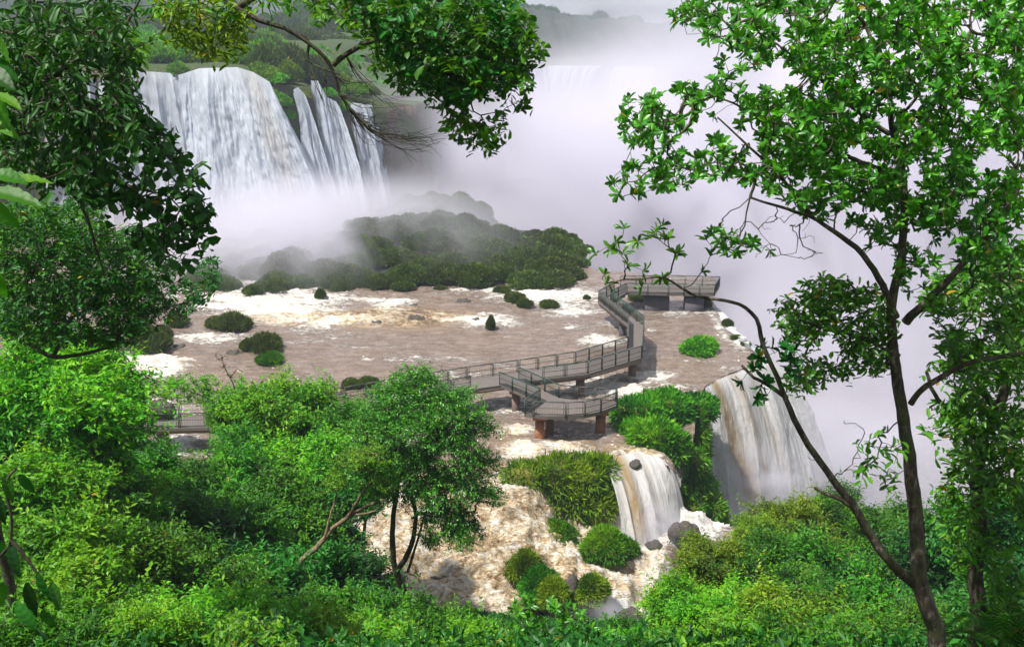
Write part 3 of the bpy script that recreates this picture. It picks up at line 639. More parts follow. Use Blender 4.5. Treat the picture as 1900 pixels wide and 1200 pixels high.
def near_tree(name, label, cat, paths, regions, seed, bark='bark', trunkname='trunk', group=None, base=None):
    r = np.random.default_rng(seed); root = thing(name, label, cat, base if base is not None else (0, 0, 0), group=group); off = np.array(root.location)
    wood = []; skel = []
    for pts, ra, rb in paths:
        p = spline([P(*q) if len(q) == 3 else Vector(q[:3]) for q in pts], .08); t = np.linspace(0, 1, len(p)); p = p + np.stack([fbm(t * 9, t * 0 + i_ * 7., seed + i_, 3) - .5 for i_ in range(3)], 1) * ra * 1.2
        wood.append(tube(p, ra + (rb - ra) * t ** .8, 9, r)); skel.append(p)
    sk = np.concatenate(skel)
    twigs = []; fol = {}
    for g_ in regions:
        if 'fan' in g_:
            for q in range(g_['n']):
                a_ = g_['fan'][r.integers(0, len(g_['fan']))]; e_ = sample_poly(g_['poly'], 1, r)[0]; dp = r.uniform(*g_['Y']); L2 = math.hypot(e_[0] - a_[0], e_[1] - a_[1])
                p = spline([P(a_[0], a_[1], 9), P(a_[0] + (e_[0] - a_[0]) * .25 + 3, a_[1] + (e_[1] - a_[1]) * .25 + L2 * r.uniform(.10, .2), (9 + dp) / 2), P(a_[0] + (e_[0] - a_[0]) * .62, a_[1] + (e_[1] - a_[1]) * .62 + L2 * r.uniform(.08, .2), dp), P(e_[0], e_[1], dp)], .04)
                t = np.linspace(0, 1, len(p)); rr_ = .004 * (1 - t) + .0011; twigs.append(frusta(p[:-1], p[1:], rr_[:-1], rr_[1:]))
                for w_ in range(g_.get('side', 2)):
                    k_ = int(len(p) * r.uniform(.3, .85)); s2 = p[k_]; e2 = s2 + (p[-1] - p[0]) * r.uniform(.15, .35) + r.normal(size=3) * .05; m2_ = (s2 + e2) / 2 - UP * r.uniform(-.04, .05)
                    p2 = spline([s2, m2_, e2], .04); rr2 = np.linspace(.0028, .001, len(p2)); twigs.append(frusta(p2[:-1], p2[1:], rr2[:-1], rr2[1:]))
            continue
        pts = sample_poly(g_['poly'], g_['n'], r, g_.get('gap', 0), g_.get('gs', 60), seed); Y_ = r.uniform(*g_['Y'], len(pts)); T_ = unproj(pts, Y_)
        s_ = sk[(np.abs(sk[:, 1] - np.mean(g_['Y'])) < 4)]; s_ = s_ if len(s_) else sk
        v, f, dd = grow(s_, T_, r, r0=g_.get('r0', .0025), sag=g_.get('sag', .05), wig=g_.get('wig', .07), rmax=g_.get('rmax', .03)); twigs.append((v, f))
        if g_.get('leaf'):
            L_ = g_['L']; dd = norm(dd + UP * g_.get('lift', .3) + r.normal(size=dd.shape) * .25)
            if g_['style'] == 'rosette': q = rosette(T_, dd, g_['k'], r, L_, g_.get('wr', .42), droop=g_.get('droop', 0))
            else: q = sprig(T_, dd, g_['k'], g_.get('tw', .2), r, L_, g_.get('wr', .4), g_.get('droop', .25))
            me = leaf_mesh('foliage', q[0] - off, q[1], q[2], q[3], q[4], r, hi=g_.get('hi', True)); obj('foliage', me, M[g_['leaf']], root)
    v, f = merge(wood); obj(trunkname, mesh(trunkname, v - off, [f], shade=True), M[bark], root)
    v, f = merge(twigs); obj('branches', mesh('branches', v - off, [f], shade=True), M[bark], root)
    return root

def crown_tree(name, seed, R_, H, leafL, ntips, k_, mat, bark='bark', flat=.92, lean=(0, 0), nl=12, wr=.42, spread=1.0):
    """prototype: trunk, limbs, lobed crown; origin at the trunk's base"""
    r = np.random.default_rng(seed); root = thing(name, None, None)
    cz = H - R_ * flat; c = np.array([lean[0], lean[1], cz])
    lob = []
    for i in range(nl):
        a = i * 2.4 + r.random() * .8; e = math.asin(min(1, max(-.75, -.72 + 1.68 * (i + .5) / nl))); q = c + np.array([math.cos(a) * math.cos(e), math.sin(a) * math.cos(e), math.sin(e) * flat]) * R_ * (.60 + .12 * r.random()) * spread
        q = q * 1.0; q[:2] += r.normal(size=2) * R_ * .10; lob.append((q, R_ * (.22 + .17 * r.random())))
    p = spline([(0, 0, -3), (0, 0, 0), (.12 * R_ + lean[0] * .3, .06 * R_, H * .33), (lean[0] * .7, lean[1] * .7, cz - R_ * .35), tuple(c)], .25); t = np.linspace(0, 1, len(p))
    wood = [tube(p, .035 * R_ + .03 - .05 * R_ * .5 * t, 8, r)]; sk = [p[len(p) // 2:]]
    for q, lr in lob:
        s0 = p[int(len(p) * r.uniform(.6, .9))]; m1 = (s0 + q) / 2 + np.array([0, 0, -.12 * R_]) + r.normal(size=3) * .05 * R_
        lp = spline([s0, m1, q], .2); tt = np.linspace(0, 1, len(lp)); wood.append(tube(lp, (.016 - .011 * tt) * R_ + .006, 6, r)); sk.append(lp)
    T_ = []
    w = np.array([l[1] ** 2 for l in lob]); cnts = (ntips * w / w.sum()).astype(int)
    for (q, lr), n in zip(lob, cnts):
        d = rnd_dirs(n, r); d[:, 2] = np.where(d[:, 2] < -.3, -d[:, 2], d[:, 2]); rad = lr * (1 - .45 * r.random(n) ** 2) * (.8 + .45 * r.random(n) ** 3 + .25 * (fbm(d[:, 0] * 2 + seed, d[:, 1] * 2 + d[:, 2], seed, 2) - .5))
        T_.append(q + d * rad[:, None] * np.array([1.1, 1.1, .85]))
    T_ = np.concatenate(T_); st = r.random(len(T_)) < .14; T_[st] = c + (T_[st] - c) * (1.08 + .28 * r.random(st.sum()))[:, None]
    v, f, dd = grow(np.concatenate(sk), T_, r, mid=1, r0=.004, sag=.02)
    out = norm(T_ - c); dd = norm(dd * .6 + out * .8 + UP * .15 + r.normal(size=dd.shape) * .3)
    q = sprig(T_, dd, k_, leafL * 3.0, r, leafL, wr, droop=.3)
    obj('crown', leaf_mesh('crown', *q[:5], r, tint=np.clip(.5 + 2.4 * (noise3(T_ * .8 + seed, seed, 2) - .5) + (r.random(len(T_)) - .5) * .5, 0, 1)[q[5]]), M[mat], root)
    v1, f1 = merge(wood); obj('trunk', mesh('trunk', v1, [f1], shade=True), M[bark], root)
    obj('branches', mesh('branches', v, [f]), M[bark], root)
    return root
def dome_shrub(name, seed, mat, n=7000, L_=.2, h=.8, lobes=7, wr=.28, upb=.7):
    """prototype: low rounded shrub of radius about one, leaves right down to the water"""
    r = np.random.default_rng(seed); root = thing(name, None, None); lob = [(np.array([0, 0, h * .35]), .62)]
    for i in range(lobes):
        a = i * 6.28 / lobes + r.random() * .7; d = r.uniform(.35, .62); lob.append((np.array([math.cos(a) * d, math.sin(a) * d, h * r.uniform(.12, .42)]), r.uniform(.3, .45)))
    B = []; Dn = []
    for q, lr in lob:
        m = int(n * lr * lr / sum(l[1] ** 2 for l in lob)); d = rnd_dirs(m, r); d[:, 2] = np.abs(d[:, 2]) * 1.0 - .15; d = norm(d)
        B.append(q + d * (lr * (.75 + .25 * r.random(m)) * np.array([[1, 1, h / .8]]).T).T); Dn.append(d)
    B = np.concatenate(B); Dn = np.concatenate(Dn); B[:, 2] = np.maximum(B[:, 2], -.05)
    d = norm(Dn * .6 + UP * upb + r.normal(size=B.shape) * .45); l = L_ * (.6 + .8 * r.random(len(B)))
    obj('foliage', leaf_mesh('foliage', B, d, norm(Dn + UP * .4 + r.normal(size=B.shape) * .5), l, l * wr, r, tint=.5 + 1.6 * (noise3(B * 2.4 + seed, seed, 2) - .5)), M[mat], root)
    st = []
    for i in range(9):
        a = i * .7; p = spline([(math.cos(a) * .08, math.sin(a) * .08, -.5), (math.cos(a) * .25, math.sin(a) * .25, h * .2), (math.cos(a) * .5, math.sin(a) * .5, h * .5)], .1); st.append(tube(p, np.linspace(.025, .008, len(p)), 5))
    v, f = merge(st); obj('stems', mesh('stems', v, [f]), M['bark'], root); return root
PARK = []
def proto(x): PARK.append(x); return x

# ------------------------------------------------------------------ shrubs standing in the river
SH = [proto(dome_shrub('shrub', 100 + i, 'leaf_shrub', 5000, .24, h=h_, lobes=l_)) for i, (h_, l_) in enumerate([(.75, 7), (.9, 5), (.6, 9), (1.0, 6)])]
RG = [proto(dome_shrub('shrub', 160 + i, 'leaf_dark', 3000, .3, h=.85, lobes=6)) for i in range(2)]
SI = [proto(dome_shrub('shrub', 170 + i, 'leaf_shrub', 9000, .12, h=h_, lobes=l_, wr=.4)) for i, (h_, l_) in enumerate([(.75, 11), (.9, 8), (.65, 13), (.95, 9)])]
TU = [proto(dome_shrub('grass_tuft', 120 + i, 'leaf_mid', 6500, .3, h=.7, lobes=6, wr=.10, upb=.9)) for i in range(2)]
BR = [proto(dome_shrub('shrub', 130 + i, 'leaf_bright', 4200, .24, h=.85, lobes=9, wr=.42)) for i in range(3)]
OL = [proto(dome_shrub('shrub', 140 + i, 'leaf_olive', 4800, .24, h=.8, lobes=9, wr=.36)) for i in range(2)]
rs = random.Random(5)
river_shrubs = [(283, 656, 36, 1.1, 0, 'large rounded shrub in the river nearest the left bank, low mist over it'), (262, 622, 26, 1, 1, 'misty shrub just behind the large rounded shrub at the left bank'),
    (303, 628, 20, .9, 3, 'dark shrub between the large left shrub and the far bank'), (330, 606, 22, 1, 0, 'upright shrub in white water under the hanging left branch'), (322, 590, 12, 1, 1, 'small misty shrub in white water behind the upright one'),
    (402, 606, 24, .8, 2, 'low shrub at the left end of the pair in foaming water'), (432, 612, 34, .85, 0, 'wide mounded shrub at the right end of the pair in foaming water'),
    (460, 652, 15, 1.3, 1, 'narrow upright shrub touching the wide dark one on brown water'), (492, 652, 34, .9, 0, 'dark rounded shrub above the green grass tuft in the river'), (502, 676, 27, .75, 4, 'flat bright green grass tuft in the brown river'),
    (653, 720, 22, .8, 2, 'low green shrub at the near river edge, left one of two'), (684, 718, 20, .9, 0, 'low green shrub at the near river edge, right one of two'), (470, 548, 20, .8, 1, 'small hazy shrub in the white rapids at the left'),
    (595, 554, 13, 1.1, 3, 'tiny brownish shrub on a rock in the far rapids'), (748, 538, 22, .8, 2, 'hazy grey green shrub near the island shore'), (818, 538, 13, .6, 0, 'small brown shrub in calm water off the island'),
    (884, 516, 16, .9, 1, 'upper shrub of two beside the white splash off the island'), (886, 534, 11, 1.1, 3, 'lower shrub of two beside the white splash off the island'), (932, 544, 17, .8, 0, 'first shrub of the slanting row in front of the island'),
    (955, 560, 22, .9, 2, 'middle shrub of the slanting row in front of the island'), (973, 570, 17, .8, 1, 'last and nearest shrub of the slanting row in front of the island'), (1018, 571, 18, .8, 0, 'round shrub alone in the white water right of the slanting row'),
    (1088, 556, 8, 1.0, 1, 'tiny pale shrub in white water left of the footbridge'), (911, 612, 10, 2.0, 3, 'small upright shrub alone in the middle of the brown river'), (1298, 658, 37, .75, 4, 'wide bright shrub near the right edge of the river shelf'),
    (1182, 557, 18, .8, 0, 'green shrub under the far viewing platform'), (1305, 572, 16, 1.2, 3, 'dark shrub beside the end of the far platform'), (1349, 606, 12, 1.0, 1, 'dark tuft highest on the far edge of the shelf'),
    (1368, 630, 14, .7, 2, 'dark tuft in the middle of the far edge of the shelf'), (1384, 642, 10, 1.0, 0, 'dark tuft lowest on the far edge of the shelf')]
for i, (px, py, rp, hs, k_, lab) in enumerate(river_shrubs):
    p = G(px, py + rp * .12); dist = math.hypot(p.y, CAMZ); rr = rp / F * dist * 1.12
    src = SH[k_] if k_ < 4 else TU[i % 2] if 'tuft' in lab else BR[0]
    p.y += rr * .6; p.x = (px - 950) / F * math.hypot(p.y, CAMZ)
    dup(src, (p.x, p.y, -.08), rs.uniform(0, 6), (rr, rr * .9, rr * hs * 1.05), lab, 'shrubs growing in the river', 'shrub')

# ------------------------------------------------------------------ wooded islands
def island(name, crest, Yf, Yc, Yb, shrub_h, label, front=530):
    xs = [c_[0] for c_ in crest]; nx, ny = 160, 60; X0, X1 = P(xs[0], 450, Yc).x, P(xs[-1], 450, Yc).x
    cx = np.array([P(a, b, Yc).x for a, b in crest]); cz = np.array([max(.1, P(a, b, Yc).z - shrub_h) for a, b in crest])
    def hgt(x, y):
        zc = np.interp(x, cx, cz); e = np.minimum(smooth(X0 - 2, X0 + 3, x), smooth(X1 + 2, X1 - 3, x))
        return (zc * np.minimum(smooth(Yf, Yc, y), smooth(Yb, Yc + 2, y)) + .25) * e - .5 - 30 * (1 - e) + 1.2 * (fbm(x * .3, y * .3, 5, 3) - .4) * e * smooth(Yf, Yf + 4, y)
    gx_, gy_ = np.meshgrid(np.linspace(X0 - 2, X1 + 2, nx), np.linspace(Yf - 1, Yb + 1, ny), indexing='ij')
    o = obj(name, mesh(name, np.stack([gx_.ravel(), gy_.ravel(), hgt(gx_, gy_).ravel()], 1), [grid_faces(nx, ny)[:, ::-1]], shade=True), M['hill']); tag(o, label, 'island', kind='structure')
    return hgt, X0, X1
cr1 = [(395, 500), (480, 470), (560, 440), (620, 415), (700, 396), (760, 398), (815, 388), (860, 402), (930, 418), (1000, 436), (1060, 470), (1105, 515)]
h1, X0, X1 = island('island', cr1, 105, 125, 139, 2.4, 'low wooded island between the falls and the river')
r = np.random.default_rng(11); n_ = 0
ISL = 'rounded shrub or small tree on the misty wooded island'
for t_ in range(900):
    if n_ >= 165: break
    x = r.uniform(X0 + .5, X1 - .3); y = 105.5 + 22 * r.random() ** .9; z = float(h1(np.array([x]), np.array([y]))[0])
    if z < -.35: continue
    s_ = r.uniform(1.6, 3.0); src = (SI + OL[:1] + SI[:1])[r.integers(0, 6)] if x > 8 else SI[r.integers(0, 4)]
    dup(src, (x, y, z - .1), r.uniform(0, 6), (s_, s_, s_ * r.uniform(.7, 1.15)), '%s rounded shrub on the %s of the misty wooded island' % ('yellow green' if src in OL else 'grey green', ('left end', 'left half', 'middle', 'right half', 'right end')[int(min(4, (x - X0) / (X1 - X0) * 5))] + (', at the waterline' if y < 110 else ', midslope' if y < 118 else ', near the crest')), 'shrubs covering the misty island', 'shrub'); n_ += 1
for px, py, s_, lab in [(812, 392, 1.5, 'tallest round dark tree on the crest of the island'), (697, 404, 1.4, 'round tree on the island crest nearest the left falls'), (880, 412, 1.7, 'dark clipped looking tree on the crest right of the tallest one'),
                        (935, 424, 1.1, 'small round tree standing alone on the crest where it begins to fall'), (1010, 448, 2.2, 'yellow green sunlit shrub on the right end of the island')]:
    p = P(px, py, 125.5); dup(OL[0] if 'yellow' in lab else SH[3], (p.x, p.y, p.z - 2.0), rs.uniform(0, 6), (s_, s_, s_ * 1.15), lab, None, 'tree', 'tree')
cr2 = [(690, 405), (745, 382), (800, 366), (850, 358), (890, 374), (925, 420)]
h2, X0b, X1b = island('island', cr2, 140, 150, 162, 1.8, 'small hazy wooded mound behind the main island')
for t_ in range(26):
    x = r.uniform(X0b + 1, X1b - 1); y = r.uniform(142, 154); z = float(h2(np.array([x]), np.array([y]))[0]); s_ = r.uniform(1.8, 2.6)
    dup(SH[r.integers(0, 4)], (x, y, z - .1), r.uniform(0, 6), (s_, s_, s_ * .9), 'hazy grey shrub on the mound behind the main island', 'shrubs on the hazy mound', 'shrub')

# ------------------------------------------------------------------ green cover on the plateau above the left falls
rimx, rimy, rimz = rim[:, 0], rim[:, 1], rim[:, 2]
for t_ in range(95):
    px = r.uniform(60, 760); Yr_ = float(np.interp(px, [q[0] for q in rim_px], [q[2] for q in rim_px])); dY = 2.0 + 75 * r.random() ** 1.6
    if px < 470 and dY < 7: dY += 7
    pr = P(px, 130, Yr_ + dY); zr = float(np.interp(px, [q[0] for q in rim_px], rimz)); s_ = r.uniform(1.6, 3.0) * (1 + dY / 90)
    src = [BR[0], BR[1], BR[2], OL[0], OL[1], SH[0]][r.integers(0, 6)]
    dup(src, (pr.x, pr.y, zr - .2 + dY * .02), r.uniform(0, 6), (s_, s_, s_ * r.uniform(.7, 1.25)), 'green shrub on the plateau ' + ('behind the leaves at far left' if px < 240 else 'above the broad curtain' if px < 470 else 'above the brown cliff' if px < 620 else 'right of the bare branch') + (', right behind the lip' if dY < 15 else ', farther back'), 'shrubs on the plateau above the falls', 'shrub')
for px, dY, s_, lab in [(495, 9, 4.2, 'dark rounded tree on the plateau rim just left of the brown cliff'), (540, 14, 4.5, 'tall bushy tree on the plateau above the brown cliff'), (585, 12, 3.6, 'rounded tree on the plateau above the narrow falls'), (330, -.6, 1.7, 'green clump hanging over the lip between the falling strands')]:
    Yr_ = float(np.interp(px, [q[0] for q in rim_px], [q[2] for q in rim_px])); pr = P(px, 130, Yr_ + dY); zr = float(np.interp(px, [q[0] for q in rim_px], rimz))
    dup(BR[1] if dY < 0 else SH[1], (pr.x, pr.y, zr - .3 - (1.0 if dY < 0 else 0)), 1.0, (s_, s_, s_ * 1.2), lab, None, 'tree', 'tree')
for t_ in range(110):
    px = r.uniform(-50, 800); Y_ = 235 + 330 * r.random(); pr = P(px, 100, Y_); s_ = r.uniform(4, 7.5) * (Y_ / 300) ** .5
    dup([BR[0], SH[1], SH[3], SH[0]][r.integers(0, 4)], (pr.x, pr.y, 21.5 + (Y_ - 230) * .022 - 2), r.uniform(0, 6), (s_, s_, s_ * r.uniform(.9, 1.3)), 'distant round topped tree in the woods behind the left falls', 'distant trees on the plateau', 'tree', 'tree')
for t_ in range(130):
    px = r.uniform(900, 1400); top = float(np.interp(px, [860, 930, 975, 1010, 1050, 1120, 1200, 1330, 1400], [36, 30, 16, 22, 36, 38, 50, 55, 60])) + 60 * r.random() ** 1.6
    Y_ = 560 + 40 * r.random(); pr = P(px, top, Y_); s_ = r.uniform(5, 9); dup(RG[r.integers(0, 2)], (pr.x, pr.y, pr.z - s_ * .8), r.uniform(0, 6), (s_, s_, s_ * r.uniform(.9, 1.3)), 'blue grey treetop on the distant ridge behind the mist', 'treetops on the distant ridge', 'tree', 'tree')
CL = iter(['largest green clump on the brown cliff, left side', 'drooping green clump halfway down the brown cliff', 'green clump on top of the brown cliff by the narrow fall', 'olive clump between the thin twin falls', 'green clump on the grey cliff right of the twin falls', 'olive clump at the lip right beside the broad curtain'])
for px, py, dY, s_ in [(515, 190, -1.2, 2.2), (530, 215, -1.6, 1.6), (560, 178, -.5, 1.2), (610, 175, -.5, 1.5), (640, 200, -.8, 1.6), (500, 172, -.6, 1.3)]:
    Yr_ = float(np.interp(px, [q[0] for q in rim_px], [q[2] for q in rim_px])); p = P(px, py, Yr_ + dY)
    dup(OL[1] if s_ < 1.5 else BR[2], tuple(p - Vector((0, 0, s_ * .4))), r.uniform(0, 6), (s_, s_, s_), next(CL), 'clumps on the brown cliff', 'shrub')

# ------------------------------------------------------------------ mossy banks and rocks round the cascades
def blob(c_, rad, seed, amp=.22, nu=40, nv=26):
    u, v_ = np.meshgrid(np.linspace(0, 2 * math.pi, nu, endpoint=False), np.linspace(0, math.pi, nv), indexing='ij')
    d = np.stack([np.cos(u) * np.sin(v_), np.sin(u) * np.sin(v_), np.cos(v_)], -1).reshape(-1, 3)
    k_ = 1 + amp * 2 * (noise3(d * 1.7 + seed * 1.3, seed, 4) - .5); p = np.array(c_) + d * k_[:, None] * np.array(rad)
    i = np.arange(nu * (nv - 1)); a = i // (nv - 1); b = i % (nv - 1); a2 = (a + 1) % nu
    return p, np.stack([a * nv + b, a * nv + b + 1, a2 * nv + b + 1, a2 * nv + b], 1), d
def moss_bank(name, label, cat, blobs, seed, leaf='leaf_olive', n=9000, L_=.20, wr=.16, droop=.9, core='moss'):
    r = np.random.default_rng(seed); c0 = np.mean([list(b[0]) for b in blobs], 0); c0[2] = min(b[0][2] - b[1][2] for b in blobs)
    root = thing(name, label, cat, tuple(c0)); ms = []; B = []; Dn = []
    tot = sum(b[1][0] * b[1][2] for b in blobs)
    for i, (c_, rad) in enumerate(blobs):
        v, f, d = blob(np.array(c_) - c0, rad, seed + i, .62); ms.append((v, f)); m = int(n * rad[0] * rad[2] / tot)
        dd = rnd_dirs(m, r); dd[:, 2] = np.abs(dd[:, 2]) * np.where(r.random(m) < .75, 1, -.6); k_ = 1 + 1.24 * (noise3(dd * 1.7 + (seed + i) * 1.3, seed + i, 4) - .5)
        B.append(np.array(c_) - c0 + dd * k_[:, None] * np.array(rad) * (1 + .10 * r.random(m))[:, None]); Dn.append(dd)
    v, f = merge(ms); obj('rock_core', mesh('rock_core', v, [f], shade=True), M[core], root)
    B = np.concatenate(B); Dn = np.concatenate(Dn); d = norm(Dn * .8 - UP * droop * np.clip(1 - Dn[:, 2:3], 0, 1) + UP * .35 + r.normal(size=B.shape) * .4); l = L_ * (.35 + 1.5 * r.random(len(B)) ** 2)
    obj('moss', leaf_mesh('moss', B, d, norm(Dn + r.normal(size=B.shape) * .4), l, l * wr, r, tint=.55 + 3.2 * (noise3((B + seed) * 1.3, seed, 3) - .5)), M[leaf], root)
    return root
moss_bank('mossy_bank', 'broad olive moss covered bank left of the middle waterfall', 'mossy bank',
          [(P(975, 895, 60), (1.5, 1.2, 1.2)), (P(1020, 900, 60.3), (1.9, 1.4, 1.6)), (P(1075, 905, 60.6), (1.9, 1.5, 1.9)), (P(1110, 890, 61), (1.1, 1.2, 1.6)), (P(1045, 940, 59.8), (1.9, 1.2, 1.8)), (P(1100, 945, 59.9), (1.3, 1.1, 1.6)), (P(1105, 865, 61.5), (.8, .7, .6))], 201, n=17000, L_=.42)
moss_bank('mossy_bank', 'green bush topped bank between the middle and the tall right waterfalls', 'mossy bank',
          [(P(1185, 768, 68), (1.7, 1.5, 1.0)), (P(1235, 762, 69), (1.9, 1.6, 1.25)), (P(1285, 765, 70.5), (1.5, 1.4, 1.1)), (P(1308, 762, 71.2), (.7, .9, .9)), (P(1170, 800, 66), (.9, .9, .7))], 211, leaf='leaf_mid', n=14000, L_=.36, wr=.32, droop=.2)
moss_bank('mossy_bank', 'rounded bright green bush on the cliff above the middle waterfall', 'mossy bank',
          [(P(1215, 815, 65), (1.6, 1.2, 1.2)), (P(1240, 835, 64.8), (1.3, 1.1, 1.2)), (P(1190, 805, 65), (.8, .8, .7))], 221, leaf='leaf_bright', n=9000, L_=.34, wr=.32, droop=.3)
moss_bank('mossy_bank', 'dark mossy cliff hanging right beside the middle waterfall', 'mossy bank',
          [(P(1255, 870, 65.5), (1.2, 1.3, 1.7)), (P(1272, 900, 65.8), (1.1, 1.3, 1.6)), (P(1290, 935, 66), (1.0, 1.2, 1.5)), (P(1310, 962, 66), (.8, 1, .9)), (P(1288, 840, 69), (.9, 1.2, 3.2)), (P(1240, 905, 64.6), (.9, 1.0, 1.2)), (P(1275, 945, 64.6), (1.1, 1.0, 1.0)), (P(1275, 865, 66), (1.3, 1.2, 1.4)), (P(1296, 905, 66), (1.1, 1.1, 1.3)), (P(1320, 948, 65.8), (.95, 1, 1.1)), (P(1330, 975, 66), (.9, .8, .6))], 231, leaf='leaf_bright', n=17000, L_=.38, wr=.22)
def tuft(px, py, Y, rx, rz_, label, seed, leaf='leaf_bright', n=7000):
    q = random.Random(seed); c_ = P(px, py, Y); c_.z -= rz_ * .25; rx *= 1.15; bl = [(c_, (rx * .62, rx * .6, rz_ * .8))]
    for i in range(5):
        a_ = i * 1.25 + q.random() * .6; bl.append((c_ + Vector((math.cos(a_) * rx * .55, math.sin(a_) * rx * .5, -rz_ * q.uniform(.15, .55))), (rx * q.uniform(.35, .5), rx * q.uniform(.35, .5), rz_ * q.uniform(.4, .65))))
    return moss_bank('grass_tuft', label, 'grass tuft', bl, seed, leaf, int(n * 2.2), .27, .15, 1.0)
tuft(1035, 985, 57, 1.15, .85, 'bright green grass tuft under the olive bank, left one of two', 241)
tuft(1125, 1003, 56, 1.6, 1.15, 'large bright green grass tuft at the foot of the middle waterfall', 242, n=10000)
tuft(1012, 958, 58.5, .7, .6, 'small bright tuft tucked above the left grass tuft', 243)
tuft(975, 1045, 52.5, 1.0, .9, 'olive grass clump on a rock in the middle of the rapids', 244, 'leaf_olive')
tuft(1000, 1070, 51.5, 1.0, .8, 'dark grass clump just right of the olive one in the rapids', 245, 'leaf_mid')
tuft(1025, 1092, 50.5, .8, .8, 'lowest olive grass clump of the row in the rapids', 246, 'leaf_olive')
tuft(1098, 1088, 51, .75, .9, 'olive grass clump between two strands of the small cascade', 247, 'leaf_olive')
tuft(700, 965, 58, 1.7, 1.0, 'olive mossy clump seen behind the trunk of the small tree', 248, 'leaf_olive')
def rock(px, py, Y, rad, label, seed, mat='rock'):
    c_ = P(px, py, Y); v, f, d = blob((0, 0, rad[2] * .55), rad, seed, .34, 48, 30); v[:, 2] += .05 * np.sign(np.sin(v[:, 0] * 9))
    o = obj('rock', mesh('rock', v, [f], shade=False), M[mat], None, (c_.x, c_.y, c_.z - rad[2] * .55)); return tag(o, label, 'rock', 'rocks in the water')
rock(1268, 988, 58, (1.05, .8, .72), 'large dark boulder at the foot of the middle waterfall', 301)
rock(1178, 862, 61.4, (.42, .4, .34), 'small dark rock on the lip of the middle waterfall', 302)
rock(1214, 1012, 57, (.6, .5, .3), 'flat wet rock just left of the large dark boulder', 303)
rock(297, 762, 63.5, (1.0, .8, .75), 'grey boulder behind the railing of the left footbridge', 304)
rock(1100, 955, 59.5, (.6, .5, .5), 'wet rock at the right foot of the olive bank', 305)
for i, (px, py, s_, lab) in enumerate([(768, 567, .5, 'small dark rock in the far rapids below the hazy shrub'), (775, 571, .3, 'tiny rock right of the small one in the far rapids'), (772, 592, 1.0, 'flat rock in brown water beside the tan rapids'), (860, 560, .9, 'flat rock in the rapids below the island'),
      (882, 593, .5, 'small rock in the white streak left of the footbridge'), (435, 656, .8, 'dark rock beside the narrow upright shrub'), (335, 644, .7, 'dark rock right of the large misty shrub'), (612, 722, .7, 'dark rock at the near edge of the river, beside two shrubs'), (625, 735, .9, 'wet rock in foam just below its neighbour at the near river edge'),
      (1060, 850, .7, 'dark wet rock in the rapids below the near platform'), (1130, 560, .5, 'rock under the bend of the footbridge'), (700, 600, .7, 'low rock at the end of the tan rapids')]):
    p = G(px, py); rock(px, py, p.y, (s_ * .9, s_ * .6, s_ * .4), lab, 310 + i)
rock(1262, 962, 63.2, (1.1, .8, .8), 'wet rock wall at the right foot of the middle waterfall', 333)
rock(1305, 985, 63.0, (1.3, .8, .6), 'dark ledge below the hanging mossy cliff', 334)
rock(1345, 990, 64.0, (1.0, .8, .5), 'dark ledge at the brink beside the tall right fall', 335)
rock(1170, 1150, 49.0, (.9, .7, .7), 'dark rock in the spray of the small bottom cascade', 330)
rock(640 + 180, 1082, 52.0, (.9, .6, .45), 'slab of wet rock breaking the left rapids', 331)
rock(1060, 1090, 51.2, (.5, .6, .8), 'dark rock face left of the small bottom cascade', 332)

